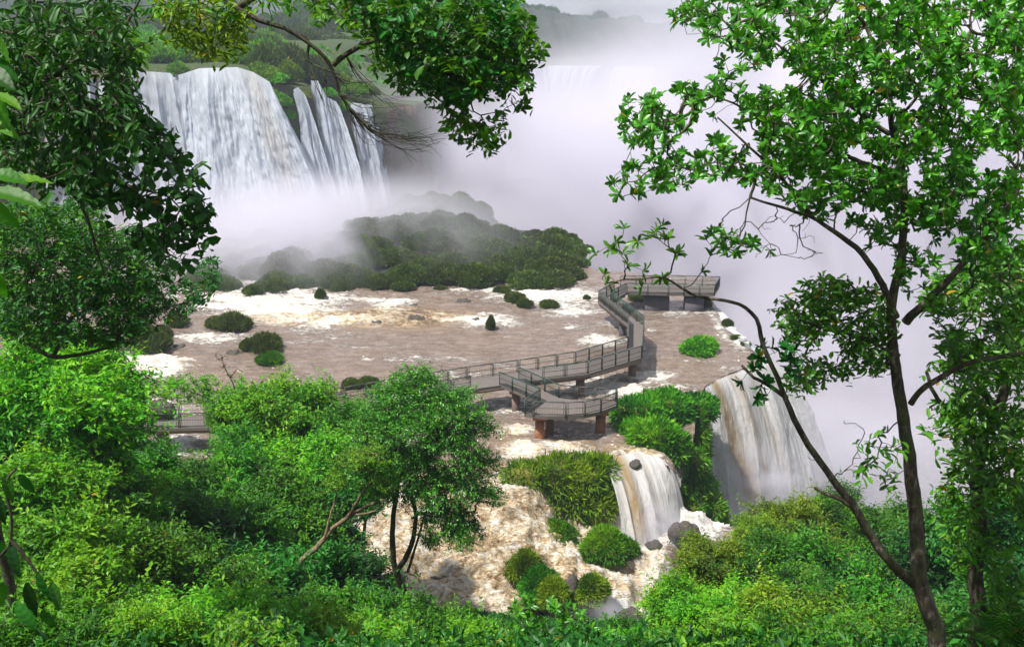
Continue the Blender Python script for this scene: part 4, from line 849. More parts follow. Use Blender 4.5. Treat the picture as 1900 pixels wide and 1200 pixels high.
# ------------------------------------------------------------------ midground trees on the slope
CT = {'bright': [proto(crown_tree('tree', 401, 2.5, 8, 0.19, 2900, 9, 'leaf_bright', nl=26)), proto(crown_tree('tree', 402, 2.5, 8, 0.21, 2600, 9, 'leaf_bright', nl=20))],
      'mid': [proto(crown_tree('tree', 403, 2.5, 8, 0.2, 2800, 9, 'leaf_mid', nl=23)), proto(crown_tree('tree', 404, 2.5, 8, 0.23, 2500, 9, 'leaf_mid', nl=26, wr=.34))],
      'dark': [proto(crown_tree('tree', 405, 2.5, 8, 0.21, 2700, 9, 'leaf_dark', nl=20))],
      'olive': [proto(crown_tree('tree', 406, 2.5, 8, 0.18, 2900, 9, 'leaf_olive', nl=23))]}
E = [(95, 598, 27, 2.5, 'bright', 'feathery yellow green tree at the left edge under the dark branches'), (160, 665, 30, 1.2, 'bright', 'bright tree leaning right of the feathery tree at the left edge'),
     (500, 682, 45, 2.9, 'bright', 'large bright crown with dead twigs above it on the river bank'), (425, 735, 47, 1.2, 'mid', 'dark twiggy bush at the right end of the left footbridge'),
     (600, 730, 47, 2.3, 'bright', 'bright round crown at the river edge right of the large bright one'), (662, 742, 44, 2.0, 'mid', 'bushy crown touching the left side of the small trunked tree'), (560, 790, 38, 2.3, 'bright', 'bright crown below the round crown at the river edge'),
     (455, 800, 38, 2.4, 'mid', 'olive green crown below the large bright crown'), (350, 845, 36, 1.6, 'mid', 'green crown just below the left stretch of footbridge'), (235, 822, 33, 1.7, 'mid', 'green tree right under the left end of the footbridge'),
     (70, 800, 24, 2.0, 'bright', 'bright bush under the feathery tree at the left edge'), (170, 850, 26, 2.0, 'mid', 'green bush right of the one at the left edge, halfway down'), (290, 900, 29, 2.1, 'dark', 'dark tree in the hollow of the left slope'),
     (400, 900, 31, 2.2, 'mid', 'shaded tree in the middle of the left slope'), (510, 880, 34, 2.3, 'mid', 'green tree left of the leaning bare trunk'), (610, 880, 36, 1.8, 'dark', 'dark leafy tree behind the leaning bare trunk'),
     (640, 800, 40, 2.0, 'bright', 'sunlit crown above the leaning bare trunk'), (95, 960, 19, 1.8, 'bright', 'bright leafy bush low on the left edge'), (225, 985, 21, 1.8, 'mid', 'green leafy bush beside the dark hollow on the left'),
     (345, 1010, 23, 1.8, 'mid', 'leafy bush in the lower left below the dark hollow'), (455, 1020, 25, 1.9, 'dark', 'dark bush at the foot of the leaning bare trunk'), (560, 1010, 28, 1.9, 'dark', 'dark bush under the right side of the leaning trunk'),
     (635, 1010, 31, 1.7, 'dark', 'deep green bush between leaning trunk and rapids'), (150, 1105, 14, 1.3, 'bright', 'bright bush at the bottom edge near the left corner'), (290, 1110, 16, 1.5, 'bright', 'bright bush at the bottom edge, second from the left corner'),
     (420, 1105, 18, 1.6, 'bright', 'sunlit bush at the bottom edge below the leaning trunk'), (540, 1120, 19, 1.5, 'bright', 'sunlit bush at the bottom edge left of the small trunked tree'), (640, 1085, 24, 1.6, 'mid', 'green bush at the foot of the small trunked tree, on its left'),
     (690, 1140, 21, 1.3, 'bright', 'light green bush at the bottom edge under the small trunked tree'), (800, 1115, 25, 1.4, 'mid', 'green bush at the bottom edge right of the small trunk'), (870, 1150, 24, 1.2, 'bright', 'light bush at the bottom edge between small trunk and broad leaved bush'),
     (1405, 955, 40, 1.1, 'olive', 'small olive bush in front of the foot of the tall right fall'), (1470, 925, 42, 2.0, 'olive', 'olive crown right of the small olive bush below the tall fall'), (1555, 905, 45, 2.0, 'mid', 'green crown beneath the curved branch of the right tree'),
     (1325, 995, 34, 1.6, 'olive', 'yellow olive bush right of the dark boulder'), (1410, 1000, 34, 2.0, 'mid', 'bright crown in the lower right below the tall fall'), (1530, 1000, 36, 2.2, 'mid', 'green crown left of the forked trunk of the right tree'),
     (1270, 1075, 27, 1.3, 'bright', 'bright bush right of the bottom rapids'), (1360, 1080, 25, 1.5, 'bright', 'bright bush at the bottom edge, right of the bottom rapids'), (1470, 1085, 24, 1.7, 'olive', 'bright bush at the bottom edge halfway to the right trunk'),
     (1590, 1075, 25, 1.8, 'mid', 'bright bush touching the foot of the right trunk'), (1680, 930, 42, 2.2, 'mid', 'green crown directly behind the fork of the right trunk'), (1640, 1150, 18, 1.2, 'mid', 'green bush at the bottom edge beside the right trunk'),
     (1790, 950, 34, 2.2, 'dark', 'dark tree behind the second trunk at the right'), (1880, 900, 33, 2.2, 'dark', 'dark tree at the right edge, halfway down'), (1830, 1080, 22, 1.7, 'dark', 'dark tree in the bottom right corner'), (1750, 1130, 20, 1.3, 'mid', 'shaded bush just right of the trunk foot')]
E += [(35, 1130, 12, 1.2, 'mid', 'shaded bush in the bottom left corner behind the drooping leaves'), (215, 1130, 12.5, 1.0, 'bright', 'bright bush at the bottom edge right of the corner bush'), (350, 1150, 13, 1.0, 'mid', 'green bush at the very bottom, third from the left corner'),
      (480, 1160, 13, .9, 'dark', 'dark bush at the very bottom below the leaning trunk'), (720, 1165, 15, 1.0, 'mid', 'green bush at the very bottom under the small trunked tree'), (850, 1170, 15, .9, 'bright', 'bright bush at the very bottom left of the glossy broad leaved bush'),
      (1180, 1165, 16, .9, 'mid', 'green bush at the very bottom right of the glossy broad leaved bush'), (1320, 1150, 16, 1.0, 'bright', 'bright bush at the very bottom right of the rapids'), (1440, 1150, 15, 1.0, 'mid', 'green bush at the very bottom, lower right'), (1560, 1150, 15, 1.0, 'bright', 'bright bush at the very bottom left of the right trunk')]
for i, (px, py, Y_, R_, mk, lab) in enumerate(E):
    src = CT[mk][i % len(CT[mk])]; sc_ = R_ * 1.16 / 2.5; top = P(px, py, Y_)
    dup(src, (top.x, Y_, top.z - 8.05 * sc_), rs.uniform(0, 6.28), sc_, lab, 'trees and bushes on the near slope', 'tree')
# the small tree standing free in the middle, and the leaning one
def mid_tree(name, label, paths, lobes, ntips, k_, leafL, mat, bark, seed, wr=.4):
    r = np.random.default_rng(seed); b0 = P(*paths[0][0][0]); root = thing(name, label, 'tree', tuple(b0)); off = np.array(b0); wood = []; sk = []
    for pts, ra, rb in paths:
        p = spline([P(*q) for q in pts], .15); t = np.linspace(0, 1, len(p)); p = p + np.stack([fbm(t * 7, t * 0 + i_ * 7., seed + i_, 3) - .5 for i_ in range(3)], 1) * ra * 1.6
        wood.append(tube(p, ra + (rb - ra) * t, 8, r)); sk.append(p)
    T_ = []; tt = sum(l[3] ** 2 for l in lobes)
    for px, py, Y_, R_ in lobes:
        n = int(ntips * R_ * R_ / tt); d = rnd_dirs(n, r); d[:, 2] = np.where(d[:, 2] < -.35, -d[:, 2], d[:, 2]); T_.append(np.array(P(px, py, Y_)) + d * (R_ * (1 - .6 * r.random(n) ** 1.5) * (.8 + .4 * r.random(n)))[:, None] * np.array([1.1, 1.1, .8]))
    T_ = np.concatenate(T_); c_ = T_.mean(0); v, f, dd = grow(np.concatenate(sk), T_, r, mid=2, r0=.004, sag=.02)
    dd = norm(dd * .6 + norm(T_ - c_) * .6 + r.normal(size=dd.shape) * .3); q = sprig(T_, dd, k_, leafL * 3, r, leafL, wr, droop=.35)
    obj('crown', leaf_mesh('crown', q[0] - off, *q[1:5], r, tint=(r.random(len(T_)) * .8 + .1)[q[5]]), M[mat], root)
    v1, f1 = merge(wood); obj('trunk', mesh('trunk', v1 - off, [f1], shade=True), M[bark], root); obj('branches', mesh('branches', v - off, [f]), M[bark], root)
    return root
mid_tree('tree', 'small fine leaved tree standing free before the rapids, with forked mossy trunk',
         [([(760, 1200, 30), (757, 1130, 30), (742, 1080, 30), (728, 1040, 30), (727, 980, 30), (735, 920, 30.2), (745, 860, 30.4), (760, 780, 30.5), (775, 700, 30.5)], .15, .03),
          ([(735, 1060, 30), (760, 1020, 29.8), (770, 960, 29.7), (762, 900, 29.6), (790, 830, 29.5), (830, 770, 29.4)], .10, .03), ([(757, 1060, 30), (775, 1000, 30.3), (790, 950, 30.5), (820, 900, 30.7), (870, 870, 31)], .05, .02),
          ([(735, 930, 30.2), (700, 880, 30), (680, 830, 30)], .05, .02), ([(765, 960, 29.7), (800, 945, 29.2), (840, 950, 29), (880, 960, 29)], .04, .015)],
         [(775, 715, 30.5, .9), (730, 745, 30.2, .9), (830, 760, 30, 1.1), (700, 790, 30, .9), (880, 800, 30.4, .9), (770, 800, 29.4, 1.2), (835, 840, 29.5, 1.1), (700, 850, 30, .95), (895, 865, 30.5, .75), (770, 870, 29.6, 1.0), (845, 910, 29.3, 1.1), (680, 890, 30, .9), (905, 925, 29.6, .6), (830, 975, 29.3, .95), (860, 1000, 29, .65), (740, 900, 29.2, .8), (700, 930, 29.8, .6), (790, 930, 29.2, .8), (800, 1010, 29.5, .35)],
         5600, 10, .12, 'leaf_gloss', 'bark', 501)
mid_tree('tree', 'leaning tree with bare tan trunk slanting up to the right over the left slope',
         [([(480, 1150, 27), (530, 1080, 27.5), (590, 1010, 28), (640, 965, 28.4), (700, 930, 28.8)], .13, .05), ([(640, 965, 28.4), (665, 925, 28.4), (690, 890, 28.3), (700, 850, 28)], .06, .02), ([(600, 1000, 28), (615, 950, 28.3), (622, 930, 28.4)], .045, .03), ([(660, 955, 28.4), (690, 950, 28.4), (712, 935, 28.2)], .04, .02)],
         [(690, 850, 28.2, .6), (650, 860, 28.6, .6), (715, 900, 28.2, .35), (620, 900, 28.6, .45)], 420, 9, .11, 'leaf_bright', 'bark_tan', 503)

# undergrowth on the slope
r = np.random.default_rng(91); n = 260000; ux = r.uniform(-32, 34, n); uy = 5 + 52 * r.random(n); uz = ground(ux, uy)
k_ = (uz > zriv(ux, uy) - .2) & (~(inpoly(ux, uy, riv_poly) & (uz < zriv(ux, uy) + .5))); ux, uy, uz = ux[k_], uy[k_], uz[k_]
B = np.stack([ux, uy, uz + r.random(len(ux)) ** 1.3 * np.minimum(5.0 * np.clip(fbm(ux * .45, uy * .45, 4, 2) - .15, 0, 1), np.clip(27.9 - np.where(np.abs(ux) < 8, .68, .65) * uy - uz, .25, 9)) * smooth(60, 25, uy) + .05], 1); l = r.uniform(.12, .3, len(ux)) * np.clip(uy / 16, .35, 1)
o = obj('undergrowth', leaf_mesh('undergrowth', B, norm(r.normal(size=B.shape) + UP * .3), norm(UP + r.normal(size=B.shape) * .6), l, l * .4, r), M['leaf_dark'])
tag(o, 'low leafy undergrowth covering the slope between the trees', 'undergrowth', kind='stuff')

# ------------------------------------------------------------------ near trees that frame the view
def gr(x, y): return float(ground(np.array([x], float), np.array([y], float))[0])
Yc = 8.0
pc = P(1745, 1230, Yc)
near_tree('tree', 'tall slender tree at the right with lichen spotted forked trunk and leafy crown', 'tree',
    [([(pc.x + .25, pc.y, gr(pc.x, pc.y) - .3, 0), (1745, 1210, 8), (1722, 1120, 8), (1703, 1060, 8), (1700, 960, 8), (1692, 860, 8), (1680, 760, 8), (1668, 660, 8), (1662, 560, 8), (1668, 470, 8), (1676, 400, 8), (1672, 330, 8), (1650, 250, 8), (1640, 150, 8.1), (1600, 60, 8.2)], .118, .014),
     ([(1702, 1090, 8), (1672, 1060, 7.9), (1630, 1010, 7.85), (1590, 945, 7.8), (1545, 885, 7.8), (1500, 825, 7.75), (1468, 760, 7.7), (1445, 700, 7.7), (1420, 640, 7.7), (1408, 590, 7.7), (1370, 562, 7.6), (1320, 552, 7.6), (1280, 545, 7.5), (1230, 520, 7.5), (1190, 520, 7.5), (1155, 522, 7.5), (1125, 535, 7.4)], .052, .004),
     ([(1590, 945, 7.8), (1560, 925, 7.8), (1510, 908, 7.8)], .03, .012), ([(1460, 740, 7.7), (1430, 715, 7.7), (1400, 700, 7.7), (1375, 680, 7.7)], .022, .01),
     ([(1662, 590, 8), (1640, 530, 7.9), (1600, 470, 7.8), (1550, 430, 7.7), (1505, 400, 7.7), (1460, 390, 7.6), (1390, 370, 7.6)], .036, .009), ([(1505, 400, 7.7), (1450, 330, 7.7), (1400, 280, 7.7), (1330, 220, 7.7)], .02, .006),
     ([(1680, 600, 8), (1720, 560, 7.9), (1765, 510, 7.8), (1810, 465, 7.8), (1850, 420, 7.8), (1890, 350, 7.8)], .04, .013), ([(1690, 750, 8), (1720, 715, 7.9), (1770, 685, 7.8), (1830, 665, 7.7), (1920, 655, 7.6)], .028, .018),
     ([(1676, 400, 8), (1710, 385, 8), (1740, 360, 8.1), (1790, 300, 8.2)], .03, .01), ([(1670, 330, 8), (1700, 250, 8.1), (1760, 150, 8.2), (1800, 60, 8.3)], .028, .01), ([(1650, 250, 8), (1560, 180, 7.9), (1480, 110, 7.8), (1400, 60, 7.8)], .022, .006), ([(1672, 330, 8), (1600, 300, 7.8), (1500, 260, 7.7), (1400, 210, 7.6), (1300, 170, 7.6)], .022, .006),
     ([(1668, 660, 8), (1630, 640, 7.9), (1580, 620, 7.8), (1520, 610, 7.8)], .018, .006)],
    [dict(poly=[(1260, -10), (1910, -20), (1910, 470), (1800, 470), (1740, 420), (1640, 440), (1500, 400), (1400, 340), (1240, 350), (1150, 370), (1128, 330), (1200, 290), (1148, 240), (1155, 185), (1250, 175), (1300, 95), (1245, 40)], n=1500, Y=(7.0, 9.2), gap=.37, gs=50, leaf='leaf_gloss', style='rosette', k=8, L=.086, wr=.47),
     dict(poly=[(1500, 60), (1910, 0), (1910, 420), (1600, 380), (1420, 300), (1400, 200)], n=620, Y=(7.4, 9.0), gap=.36, gs=50, leaf='leaf_bright', style='rosette', k=7, L=.085, wr=.44),
     dict(poly=[(1560, 400), (1910, 380), (1910, 560), (1760, 600), (1700, 560), (1620, 470)], n=130, Y=(7.5, 8.8), gap=.45, gs=40, leaf='leaf_gloss', style='rosette', k=8, L=.09, wr=.42),
     dict(poly=[(1700, 560), (1910, 520), (1910, 760), (1800, 720), (1720, 680)], n=80, Y=(7.5, 8.6), gap=.45, gs=40, leaf='leaf_gloss', style='sprig', k=8, L=.10, wr=.42),
     dict(poly=[(1100, 470), (1160, 420), (1240, 410), (1330, 450), (1330, 500), (1250, 545), (1130, 540)], n=26, Y=(7.3, 7.7), leaf='leaf_gloss', style='rosette', k=6, L=.10, wr=.38, lift=.5),
     dict(poly=[(1400, 640), (1480, 640), (1480, 720), (1390, 745), (1365, 725)], n=26, Y=(7.5, 7.9), leaf='leaf_dark', style='rosette', k=7, L=.10, wr=.4),
     dict(poly=[(1450, 560), (1510, 510), (1630, 530), (1660, 600), (1655, 680), (1560, 700), (1470, 720), (1480, 650), (1440, 600)], n=330, Y=(7.6, 8.8), gap=.38, gs=50, leaf='leaf_gloss', style='sprig', k=7, L=.085, tw=.16, wr=.45),
     dict(poly=[(1330, 400), (1480, 400), (1530, 470), (1480, 490), (1380, 480), (1310, 450)], n=50, Y=(7.3, 7.9), r0=.0018, wig=.12, rmax=.006), dict(poly=[(1320, 420), (1440, 460), (1400, 490), (1320, 470)], n=22, Y=(7.3, 7.9), leaf='leaf_gloss', style='rosette', k=6, L=.09, wr=.38, rmax=.006),
     dict(poly=[(1440, 780), (1600, 780), (1640, 860), (1560, 900), (1480, 850)], n=9, Y=(7.6, 8.2), wig=.12), dict(poly=[(1590, 800), (1680, 820), (1700, 880), (1600, 900)], n=14, Y=(7.3, 7.9), leaf='leaf_gloss', style='sprig', k=6, L=.10, tw=.2, wr=.42)],
    601, bark='bark_light')
pc = P(1830, 1230, 11.5)
near_tree('tree', 'dark leaved second tree crowding the right edge behind the forked trunk', 'tree',
    [([(pc.x, pc.y, gr(pc.x, pc.y) - .3, 0), (1825, 1200, 11.5), (1815, 1080, 11.5), (1812, 980, 11.5), (1808, 900, 11.5), (1815, 830, 11.5), (1850, 760, 11.6), (1880, 640, 11.6), (1890, 500, 11.6)], .16, .04), ([(1810, 930, 11.5), (1850, 880, 11.3), (1900, 850, 11.1), (1960, 830, 11)], .06, .03), ([(1810, 850, 11.5), (1780, 790, 11.4), (1740, 740, 11.3), (1720, 690, 11.3)], .05, .02), ([(1850, 760, 11.6), (1810, 700, 11.4), (1770, 620, 11.3)], .05, .02)],
    [dict(poly=[(1705, 520), (1760, 480), (1910, 430), (1920, 1190), (1850, 1190), (1770, 1060), (1740, 900), (1700, 800), (1740, 700)], n=560, Y=(10.4, 12.6), gap=.43, gs=60, leaf='leaf_mid', style='sprig', k=8, L=.15, tw=.28, wr=.36, hi=True),
     dict(poly=[(1740, 560), (1910, 480), (1910, 960), (1780, 900)], n=180, Y=(10.0, 11.2), gap=.44, gs=60, leaf='leaf_gloss', style='sprig', k=8, L=.14, tw=.26, wr=.38)], 611)
# overhanging branch at the top centre
near_tree('tree', 'overhanging tree whose thick curved branch and dense leaves hang in from the top centre', 'tree',
    [([(-5.5, 7.0, gr(-5.5, 7) - .3, 0), (-5.4, 7.2, 26, 0), (-4.8, 8, 31.5, 0), (300, -70, 9), (395, -12, 9), (440, 14, 9), (500, 45, 9), (545, 58, 9), (585, 84, 9), (612, 112, 9), (622, 140, 9), (630, 175, 9), (645, 200, 9), (668, 228, 9)], .16, .012),
     ([(619, 120, 9), (641, 103, 9), (670, 83, 9), (720, 72, 9), (790, 90, 9), (860, 120, 9)], .028, .008), ([(560, 64, 9), (573, 80, 9), (571, 112, 9), (600, 128, 8.9), (632, 140, 8.9)], .016, .006),
     ([(440, 14, 9), (560, -50, 9.2), (660, -30, 9.2), (705, 35, 9.2), (760, 68, 9.2), (820, 110, 9.2), (880, 140, 9.2)], .035, .01), ([(660, -30, 9.2), (780, -10, 9.4), (900, 40, 9.4), (960, 90, 9.4)], .025, .008)],
    [dict(poly=[(560, -20), (955, -20), (990, 50), (1012, 105), (985, 150), (965, 205), (940, 190), (928, 270), (900, 280), (830, 245), (800, 200), (740, 175), (700, 130), (660, 60), (600, 40)], n=560, Y=(8.3, 10.3), gap=.36, gs=45, leaf='leaf_mid', style='sprig', k=8, L=.095, tw=.17, wr=.5, droop=.45),
     dict(poly=[(640, -20), (950, -20), (985, 100), (940, 180), (820, 190), (720, 110)], n=330, Y=(8.3, 10.0), leaf='leaf_dark', style='sprig', k=8, L=.095, tw=.17, wr=.5, droop=.45),
     dict(poly=[(640, 205), (740, 200), (850, 240), (860, 268), (760, 285), (700, 275), (655, 268)], n=36, Y=(8.5, 9.5), fan=[(633, 180), (640, 193), (648, 203), (655, 212), (664, 224), (668, 228)], side=3),
     dict(poly=[(640, 130), (760, 160), (790, 200), (700, 200), (650, 170)], n=16, Y=(8.7, 9.4), fan=[(622, 140), (630, 175), (641, 103)], side=2), dict(poly=[(575, 130), (600, 190), (640, 240), (590, 160)], n=7, Y=(8.8, 9.3), fan=[(571, 112), (600, 128)], side=2),
     dict(poly=[(300, -10), (470, -10), (465, 60), (430, 110), (330, 90), (290, 30)], n=90, Y=(8.6, 9.6), gap=.38, gs=40, leaf='leaf_olive', style='sprig', k=8, L=.11, tw=.2, wr=.3, droop=.3),
     dict(poly=[(240, -10), (620, -20), (540, 30), (420, 30), (250, 30)], n=50, Y=(8.6, 9.6), leaf='leaf_mid', style='sprig', k=7, L=.09, tw=.17, wr=.4, droop=.4)], 621)
# left overhanging tree: dark upper mass and oval leaves
near_tree('tree', 'dark overhanging tree at the upper left with drooping oval leaves in front of the falls', 'tree',
    [([(-4.6, 5.2, gr(-4.6, 5.2) - .3, 0), (-4.4, 5.6, 25, 0), (-4.2, 6.4, 27.5, 0), (-60, 250, 7), (40, 290, 7), (90, 315, 7), (135, 345, 7), (165, 400, 7), (180, 460, 7), (195, 520, 7)], .12, .006), ([(90, 315, 7), (160, 325, 7), (240, 345, 6.9), (320, 370, 6.8), (360, 420, 6.8)], .02, .004),
     ([(-60, 250, 7), (20, 180, 7.2), (120, 120, 7.3), (220, 60, 7.4), (260, 0, 7.4)], .05, .008), ([(20, 180, 7.2), (100, 190, 7.0), (200, 200, 6.9), (290, 260, 6.8)], .02, .005)],
    [dict(poly=[(-40, -20), (235, -20), (225, 60), (250, 110), (240, 170), (290, 220), (230, 270), (170, 310), (90, 330), (-40, 330)], n=560, Y=(6.0, 9.0), gap=.30, gs=60, leaf='leaf_dark', style='sprig', k=8, L=.11, tw=.2, wr=.32, droop=.8),
     dict(poly=[(130, 190), (250, 190), (300, 240), (345, 270), (385, 300), (375, 360), (385, 420), (345, 500), (280, 470), (230, 400), (150, 360), (100, 300)], n=165, Y=(6.4, 7.6), gap=.36, gs=50, leaf='leaf_dark', style='sprig', k=7, L=.10, tw=.19, wr=.6, droop=.7),
     dict(poly=[(200, 40), (300, 60), (250, 120), (230, 180)], n=24, Y=(6.6, 7.6), leaf='leaf_mid', style='sprig', k=7, L=.11, tw=.2, wr=.3, droop=.8)], 631)
near_tree('tree', 'small leaved lighter tree behind the dark overhanging tree on the left', 'tree',
    [([(-9.5, 16, gr(-9.5, 16) - .3, 0), (-9.3, 16, 16, 0), (-40, 640, 16), (100, 660, 16), (200, 640, 16), (235, 605, 16), (290, 575, 16), (350, 560, 16), (400, 545, 16)], .14, .01), ([(-40, 640, 16), (40, 540, 16.2), (100, 450, 16.4), (180, 400, 16.4)], .07, .01), ([(100, 660, 16), (150, 560, 16), (220, 500, 15.8), (310, 470, 15.8)], .04, .008)],
    [dict(poly=[(-30, 330), (120, 330), (230, 390), (330, 470), (400, 475), (418, 520), (410, 560), (340, 580), (300, 600), (250, 640), (190, 640), (-30, 620)], n=1500, Y=(14.6, 17.6), gap=.43, gs=50, leaf='leaf_dark', style='sprig', k=9, L=.10, tw=.22, wr=.42, droop=.3, hi=False),
     dict(poly=[(-30, 380), (150, 370), (260, 450), (300, 560), (220, 640), (-30, 640)], n=1300, Y=(15, 18.5), gap=.40, gs=45, leaf='leaf_mid', style='sprig', k=9, L=.12, tw=.22, wr=.42, droop=.3, hi=False)], 641)
# broad leaves very close on the left edge, and a drooping plant low in the corner
def big_leaf_plant(name, label, paths, leaves, seed, mat):
    r = np.random.default_rng(seed); b0 = Vector(paths[0][0][0][:3]); root = thing(name, label, 'plant', tuple(b0)); off = np.array(b0); wood = []
    for pts, ra, rb in paths:
        p = spline([P(*q) if len(q) == 3 else Vector(q[:3]) for q in pts], .05); wood.append(tube(p, np.linspace(ra, rb, len(p)), 6))
    v1, f1 = merge(wood); obj('stem', mesh('stem', v1 - off, [f1], shade=True), M['bark'], root)
    for px, py, Y_, ang, L_, w_ in leaves:           # each broad leaf: curved blade with ribs
        if mat == 'leaf_mid': L_ *= 1.15; w_ *= 1.1
        a = np.array(P(px, py, Y_)); d0 = norm(np.array([math.cos(ang), .25 * r.normal(), -math.sin(ang)])); nrm = norm(np.array([.1, -.55, .8]) + r.normal(size=3) * .25); sd = norm(np.cross(nrm, d0)); nn = np.cross(d0, sd)
        nu_, nv_ = 16, 9; u, w = np.meshgrid(np.linspace(0, 1, nu_), np.linspace(-1, 1, nv_), indexing='ij'); wd = w_ * .5 * np.sin(np.pi * np.clip(u, 0.02, 1) ** .75) ** .8 * (1 - .15 * u)
        p = a + d0 * (u * L_)[..., None] + sd * (w * wd)[..., None] + nn * (np.abs(w) * wd * .28 + .02 * L_ * np.sin(u * 34 + np.abs(w) * 5) * (np.abs(w) > .1) - u * u * L_ * .22)[..., None]
        obj('leaf', mesh('leaf', p.reshape(-1, 3) - off, [grid_faces(nu_, nv_)], {'tint': np.full(nu_ * nv_, r.random())}, shade=True), M[mat], root)
    return root
big_leaf_plant('plant', 'broad bright leaves reaching in at the upper left edge, very close', [([(-1.9, 2.4, gr(-1.9, 2.4) - .1, 0), (-1.85, 2.6, 26.5, 0), (-60, 420, 3), (-30, 260, 3), (-25, 60, 3)], .02, .006)],
    [(-20, 60, 3, 1.1, .10, .055), (-25, 110, 3, .5, .09, .06), (-30, 130, 2.9, .35, .10, .06), (-10, 175, 3, .2, .10, .045), (-30, 165, 3, .9, .12, .05), (-30, 205, 3.05, .5, .13, .05), (-20, 320, 3, .15, .10, .06), (-30, 345, 3, .4, .14, .07), (-20, 355, 2.9, .05, .16, .06), (-40, 370, 3, .7, .12, .06), (10, 335, 3.1, -.1, .12, .05), (-25, 500, 3, 1.2, .10, .05)], 651, 'leaf_mid')
big_leaf_plant('plant', 'dark long leaves drooping at the lower left corner', [([(-2.6, 3.6, gr(-2.6, 3.6) - .3, 0), (-40, 1180, 4), (20, 1000, 4), (10, 900, 4), (30, 870, 4)], .018, .006), ([(20, 1000, 4), (60, 1050, 4), (90, 1100, 4)], .01, .004)],
    [(10, 880, 4, 1.4, .14, .05), (35, 880, 4, 1.1, .12, .045), (0, 920, 4, 1.6, .15, .05), (20, 1010, 4, 1.3, .16, .055), (70, 1060, 4, 1.3, .18, .05), (50, 1080, 4, 1.5, .2, .06), (95, 1080, 4, 1.2, .14, .05), (0, 1080, 4, 1.7, .17, .07), (30, 1120, 4, .9, .16, .07), (80, 1130, 4, 1.4, .14, .06), (-10, 1000, 4, 1.2, .16, .06)], 652, 'leaf_dark')
# broad-leaved bush at the bottom, dead twigs over the large crown
def near_bush(label, px0, px1, py0, Y0, n, seed, mat, L_=.15, style='rosette'):
    base = P((px0 + px1) / 2, 1240, Y0); b = (base.x, Y0, gr(base.x, Y0))
    paths = [([(b[0], b[1], b[2] - .2, 0), (x_, 1260, Y0), (x_ + 5, (py0 + 1240) / 2, Y0), (x_ + rs.uniform(-15, 15), py0 + 40, Y0)], .035, .008) for x_ in np.linspace(px0 + 25, px1 - 25, 5)]
    near_tree('bush', label, 'bush', paths, [dict(poly=[(px0, 1260), (px0 + 10, py0 + 60), ((px0 * 2 + px1) / 3, py0), ((px0 + px1) / 2, py0 + 25), ((px0 + 2 * px1) / 3, py0 + 5), (px1 - 10, py0 + 60), (px1, 1260)], n=n, Y=(Y0 - 1, Y0 + 1.3), leaf=mat, style=style, k=8, L=L_, wr=.42, droop=.25, tw=L_ * 2.4)], seed, trunkname='stems', base=b)
near_bush('broad leaved bush with glossy leaves at the bottom centre', 905, 1110, 1095, 17, 170, 661, 'leaf_gloss', .17)
near_bush('low leafy bush at the bottom edge between broad leaved bush and right rapids', 1090, 1230, 1150, 15, 90, 662, 'leaf_mid', .13)
near_bush('light leafy bush at the bottom edge under the small trunked tree, closest', 640, 800, 1130, 14, 110, 663, 'leaf_bright', .14, 'sprig')
near_bush('sunlit near bush at the bottom edge in the lower left', 380, 560, 1120, 12, 120, 664, 'leaf_bright', .12, 'sprig')
near_bush('bright near bush at the bottom edge, lower right', 1250, 1420, 1110, 15, 120, 665, 'leaf_bright', .14, 'sprig')
near_bush('leafy near bush at the bottom edge left of the right trunk', 1450, 1640, 1120, 13, 120, 666, 'leaf_mid', .12, 'sprig')
near_tree('tree', 'small bright leafy branch tree leaning left over the left stretch of footbridge', 'tree', [([(430, 830, 48), (415, 780, 48), (395, 745, 48), (360, 728, 48), (320, 718, 48)], .07, .02), ([(395, 745, 48), (385, 720, 48), (375, 700, 48)], .035, .015)],
    [dict(poly=[(286, 716), (305, 700), (340, 694), (372, 698), (395, 690), (410, 720), (400, 760), (370, 750), (340, 745), (300, 742)], n=230, Y=(47, 49), leaf='leaf_bright', style='sprig', k=8, L=.2, tw=.5, wr=.42, hi=False, r0=.008, wig=.1)], 681, base=tuple(P(430, 830, 48)))
near_tree('dead_bush', 'bare dead twigs sticking up above the large bright crown by the river', 'bush', [([(430, 760, 45), (435, 720, 45), (420, 690, 45), (412, 668, 45)], .05, .015), ([(428, 700, 45), (440, 685, 45), (450, 690, 45)], .03, .01)],
    [dict(poly=[(395, 645), (420, 650), (425, 690), (440, 700), (405, 690)], n=22, Y=(44.6, 45.4), r0=.012, wig=.1, leaf='leaf_orange', style='sprig', k=1, L=.16, tw=.3, wr=.3, droop=.6)], 671, base=tuple(P(430, 790, 45)))
mb_ = thing('palm', 'dark fan of palm fronds in the bottom right corner', 'palm', tuple(P(1860, 1210, 9)))
r = np.random.default_rng(77); off = np.array(mb_.location)
for i in range(13):
    a = i / 12 * 3.0 + .1; Lf = r.uniform(.5, .8); p = spline([np.zeros(3), np.array([math.cos(a) * Lf * .5, r.normal() * .15, math.sin(a) * Lf * .5 + .15]), np.array([math.cos(a) * Lf, r.normal() * .3, math.sin(a) * Lf * .55])], .03)
    st_ = tube(p, np.linspace(.008, .002, len(p)), 5); n = len(p); t = norm(np.gradient(p, axis=0)); B = np.repeat(p[3:], 2, 0); tt = np.repeat(t[3:], 2, 0); sg = np.tile([1, -1], n - 3)[:, None]
    sd = norm(np.cross(tt, UP)) * sg; l = .22 * (1 - .5 * np.linspace(0, 1, len(B)))
    me = leaf_mesh('frond', B, norm(tt * .7 + sd - UP * .25), norm(UP + sd * .2), l, l * .11, r); obj('frond', me, M['leaf_mid'], mb_)
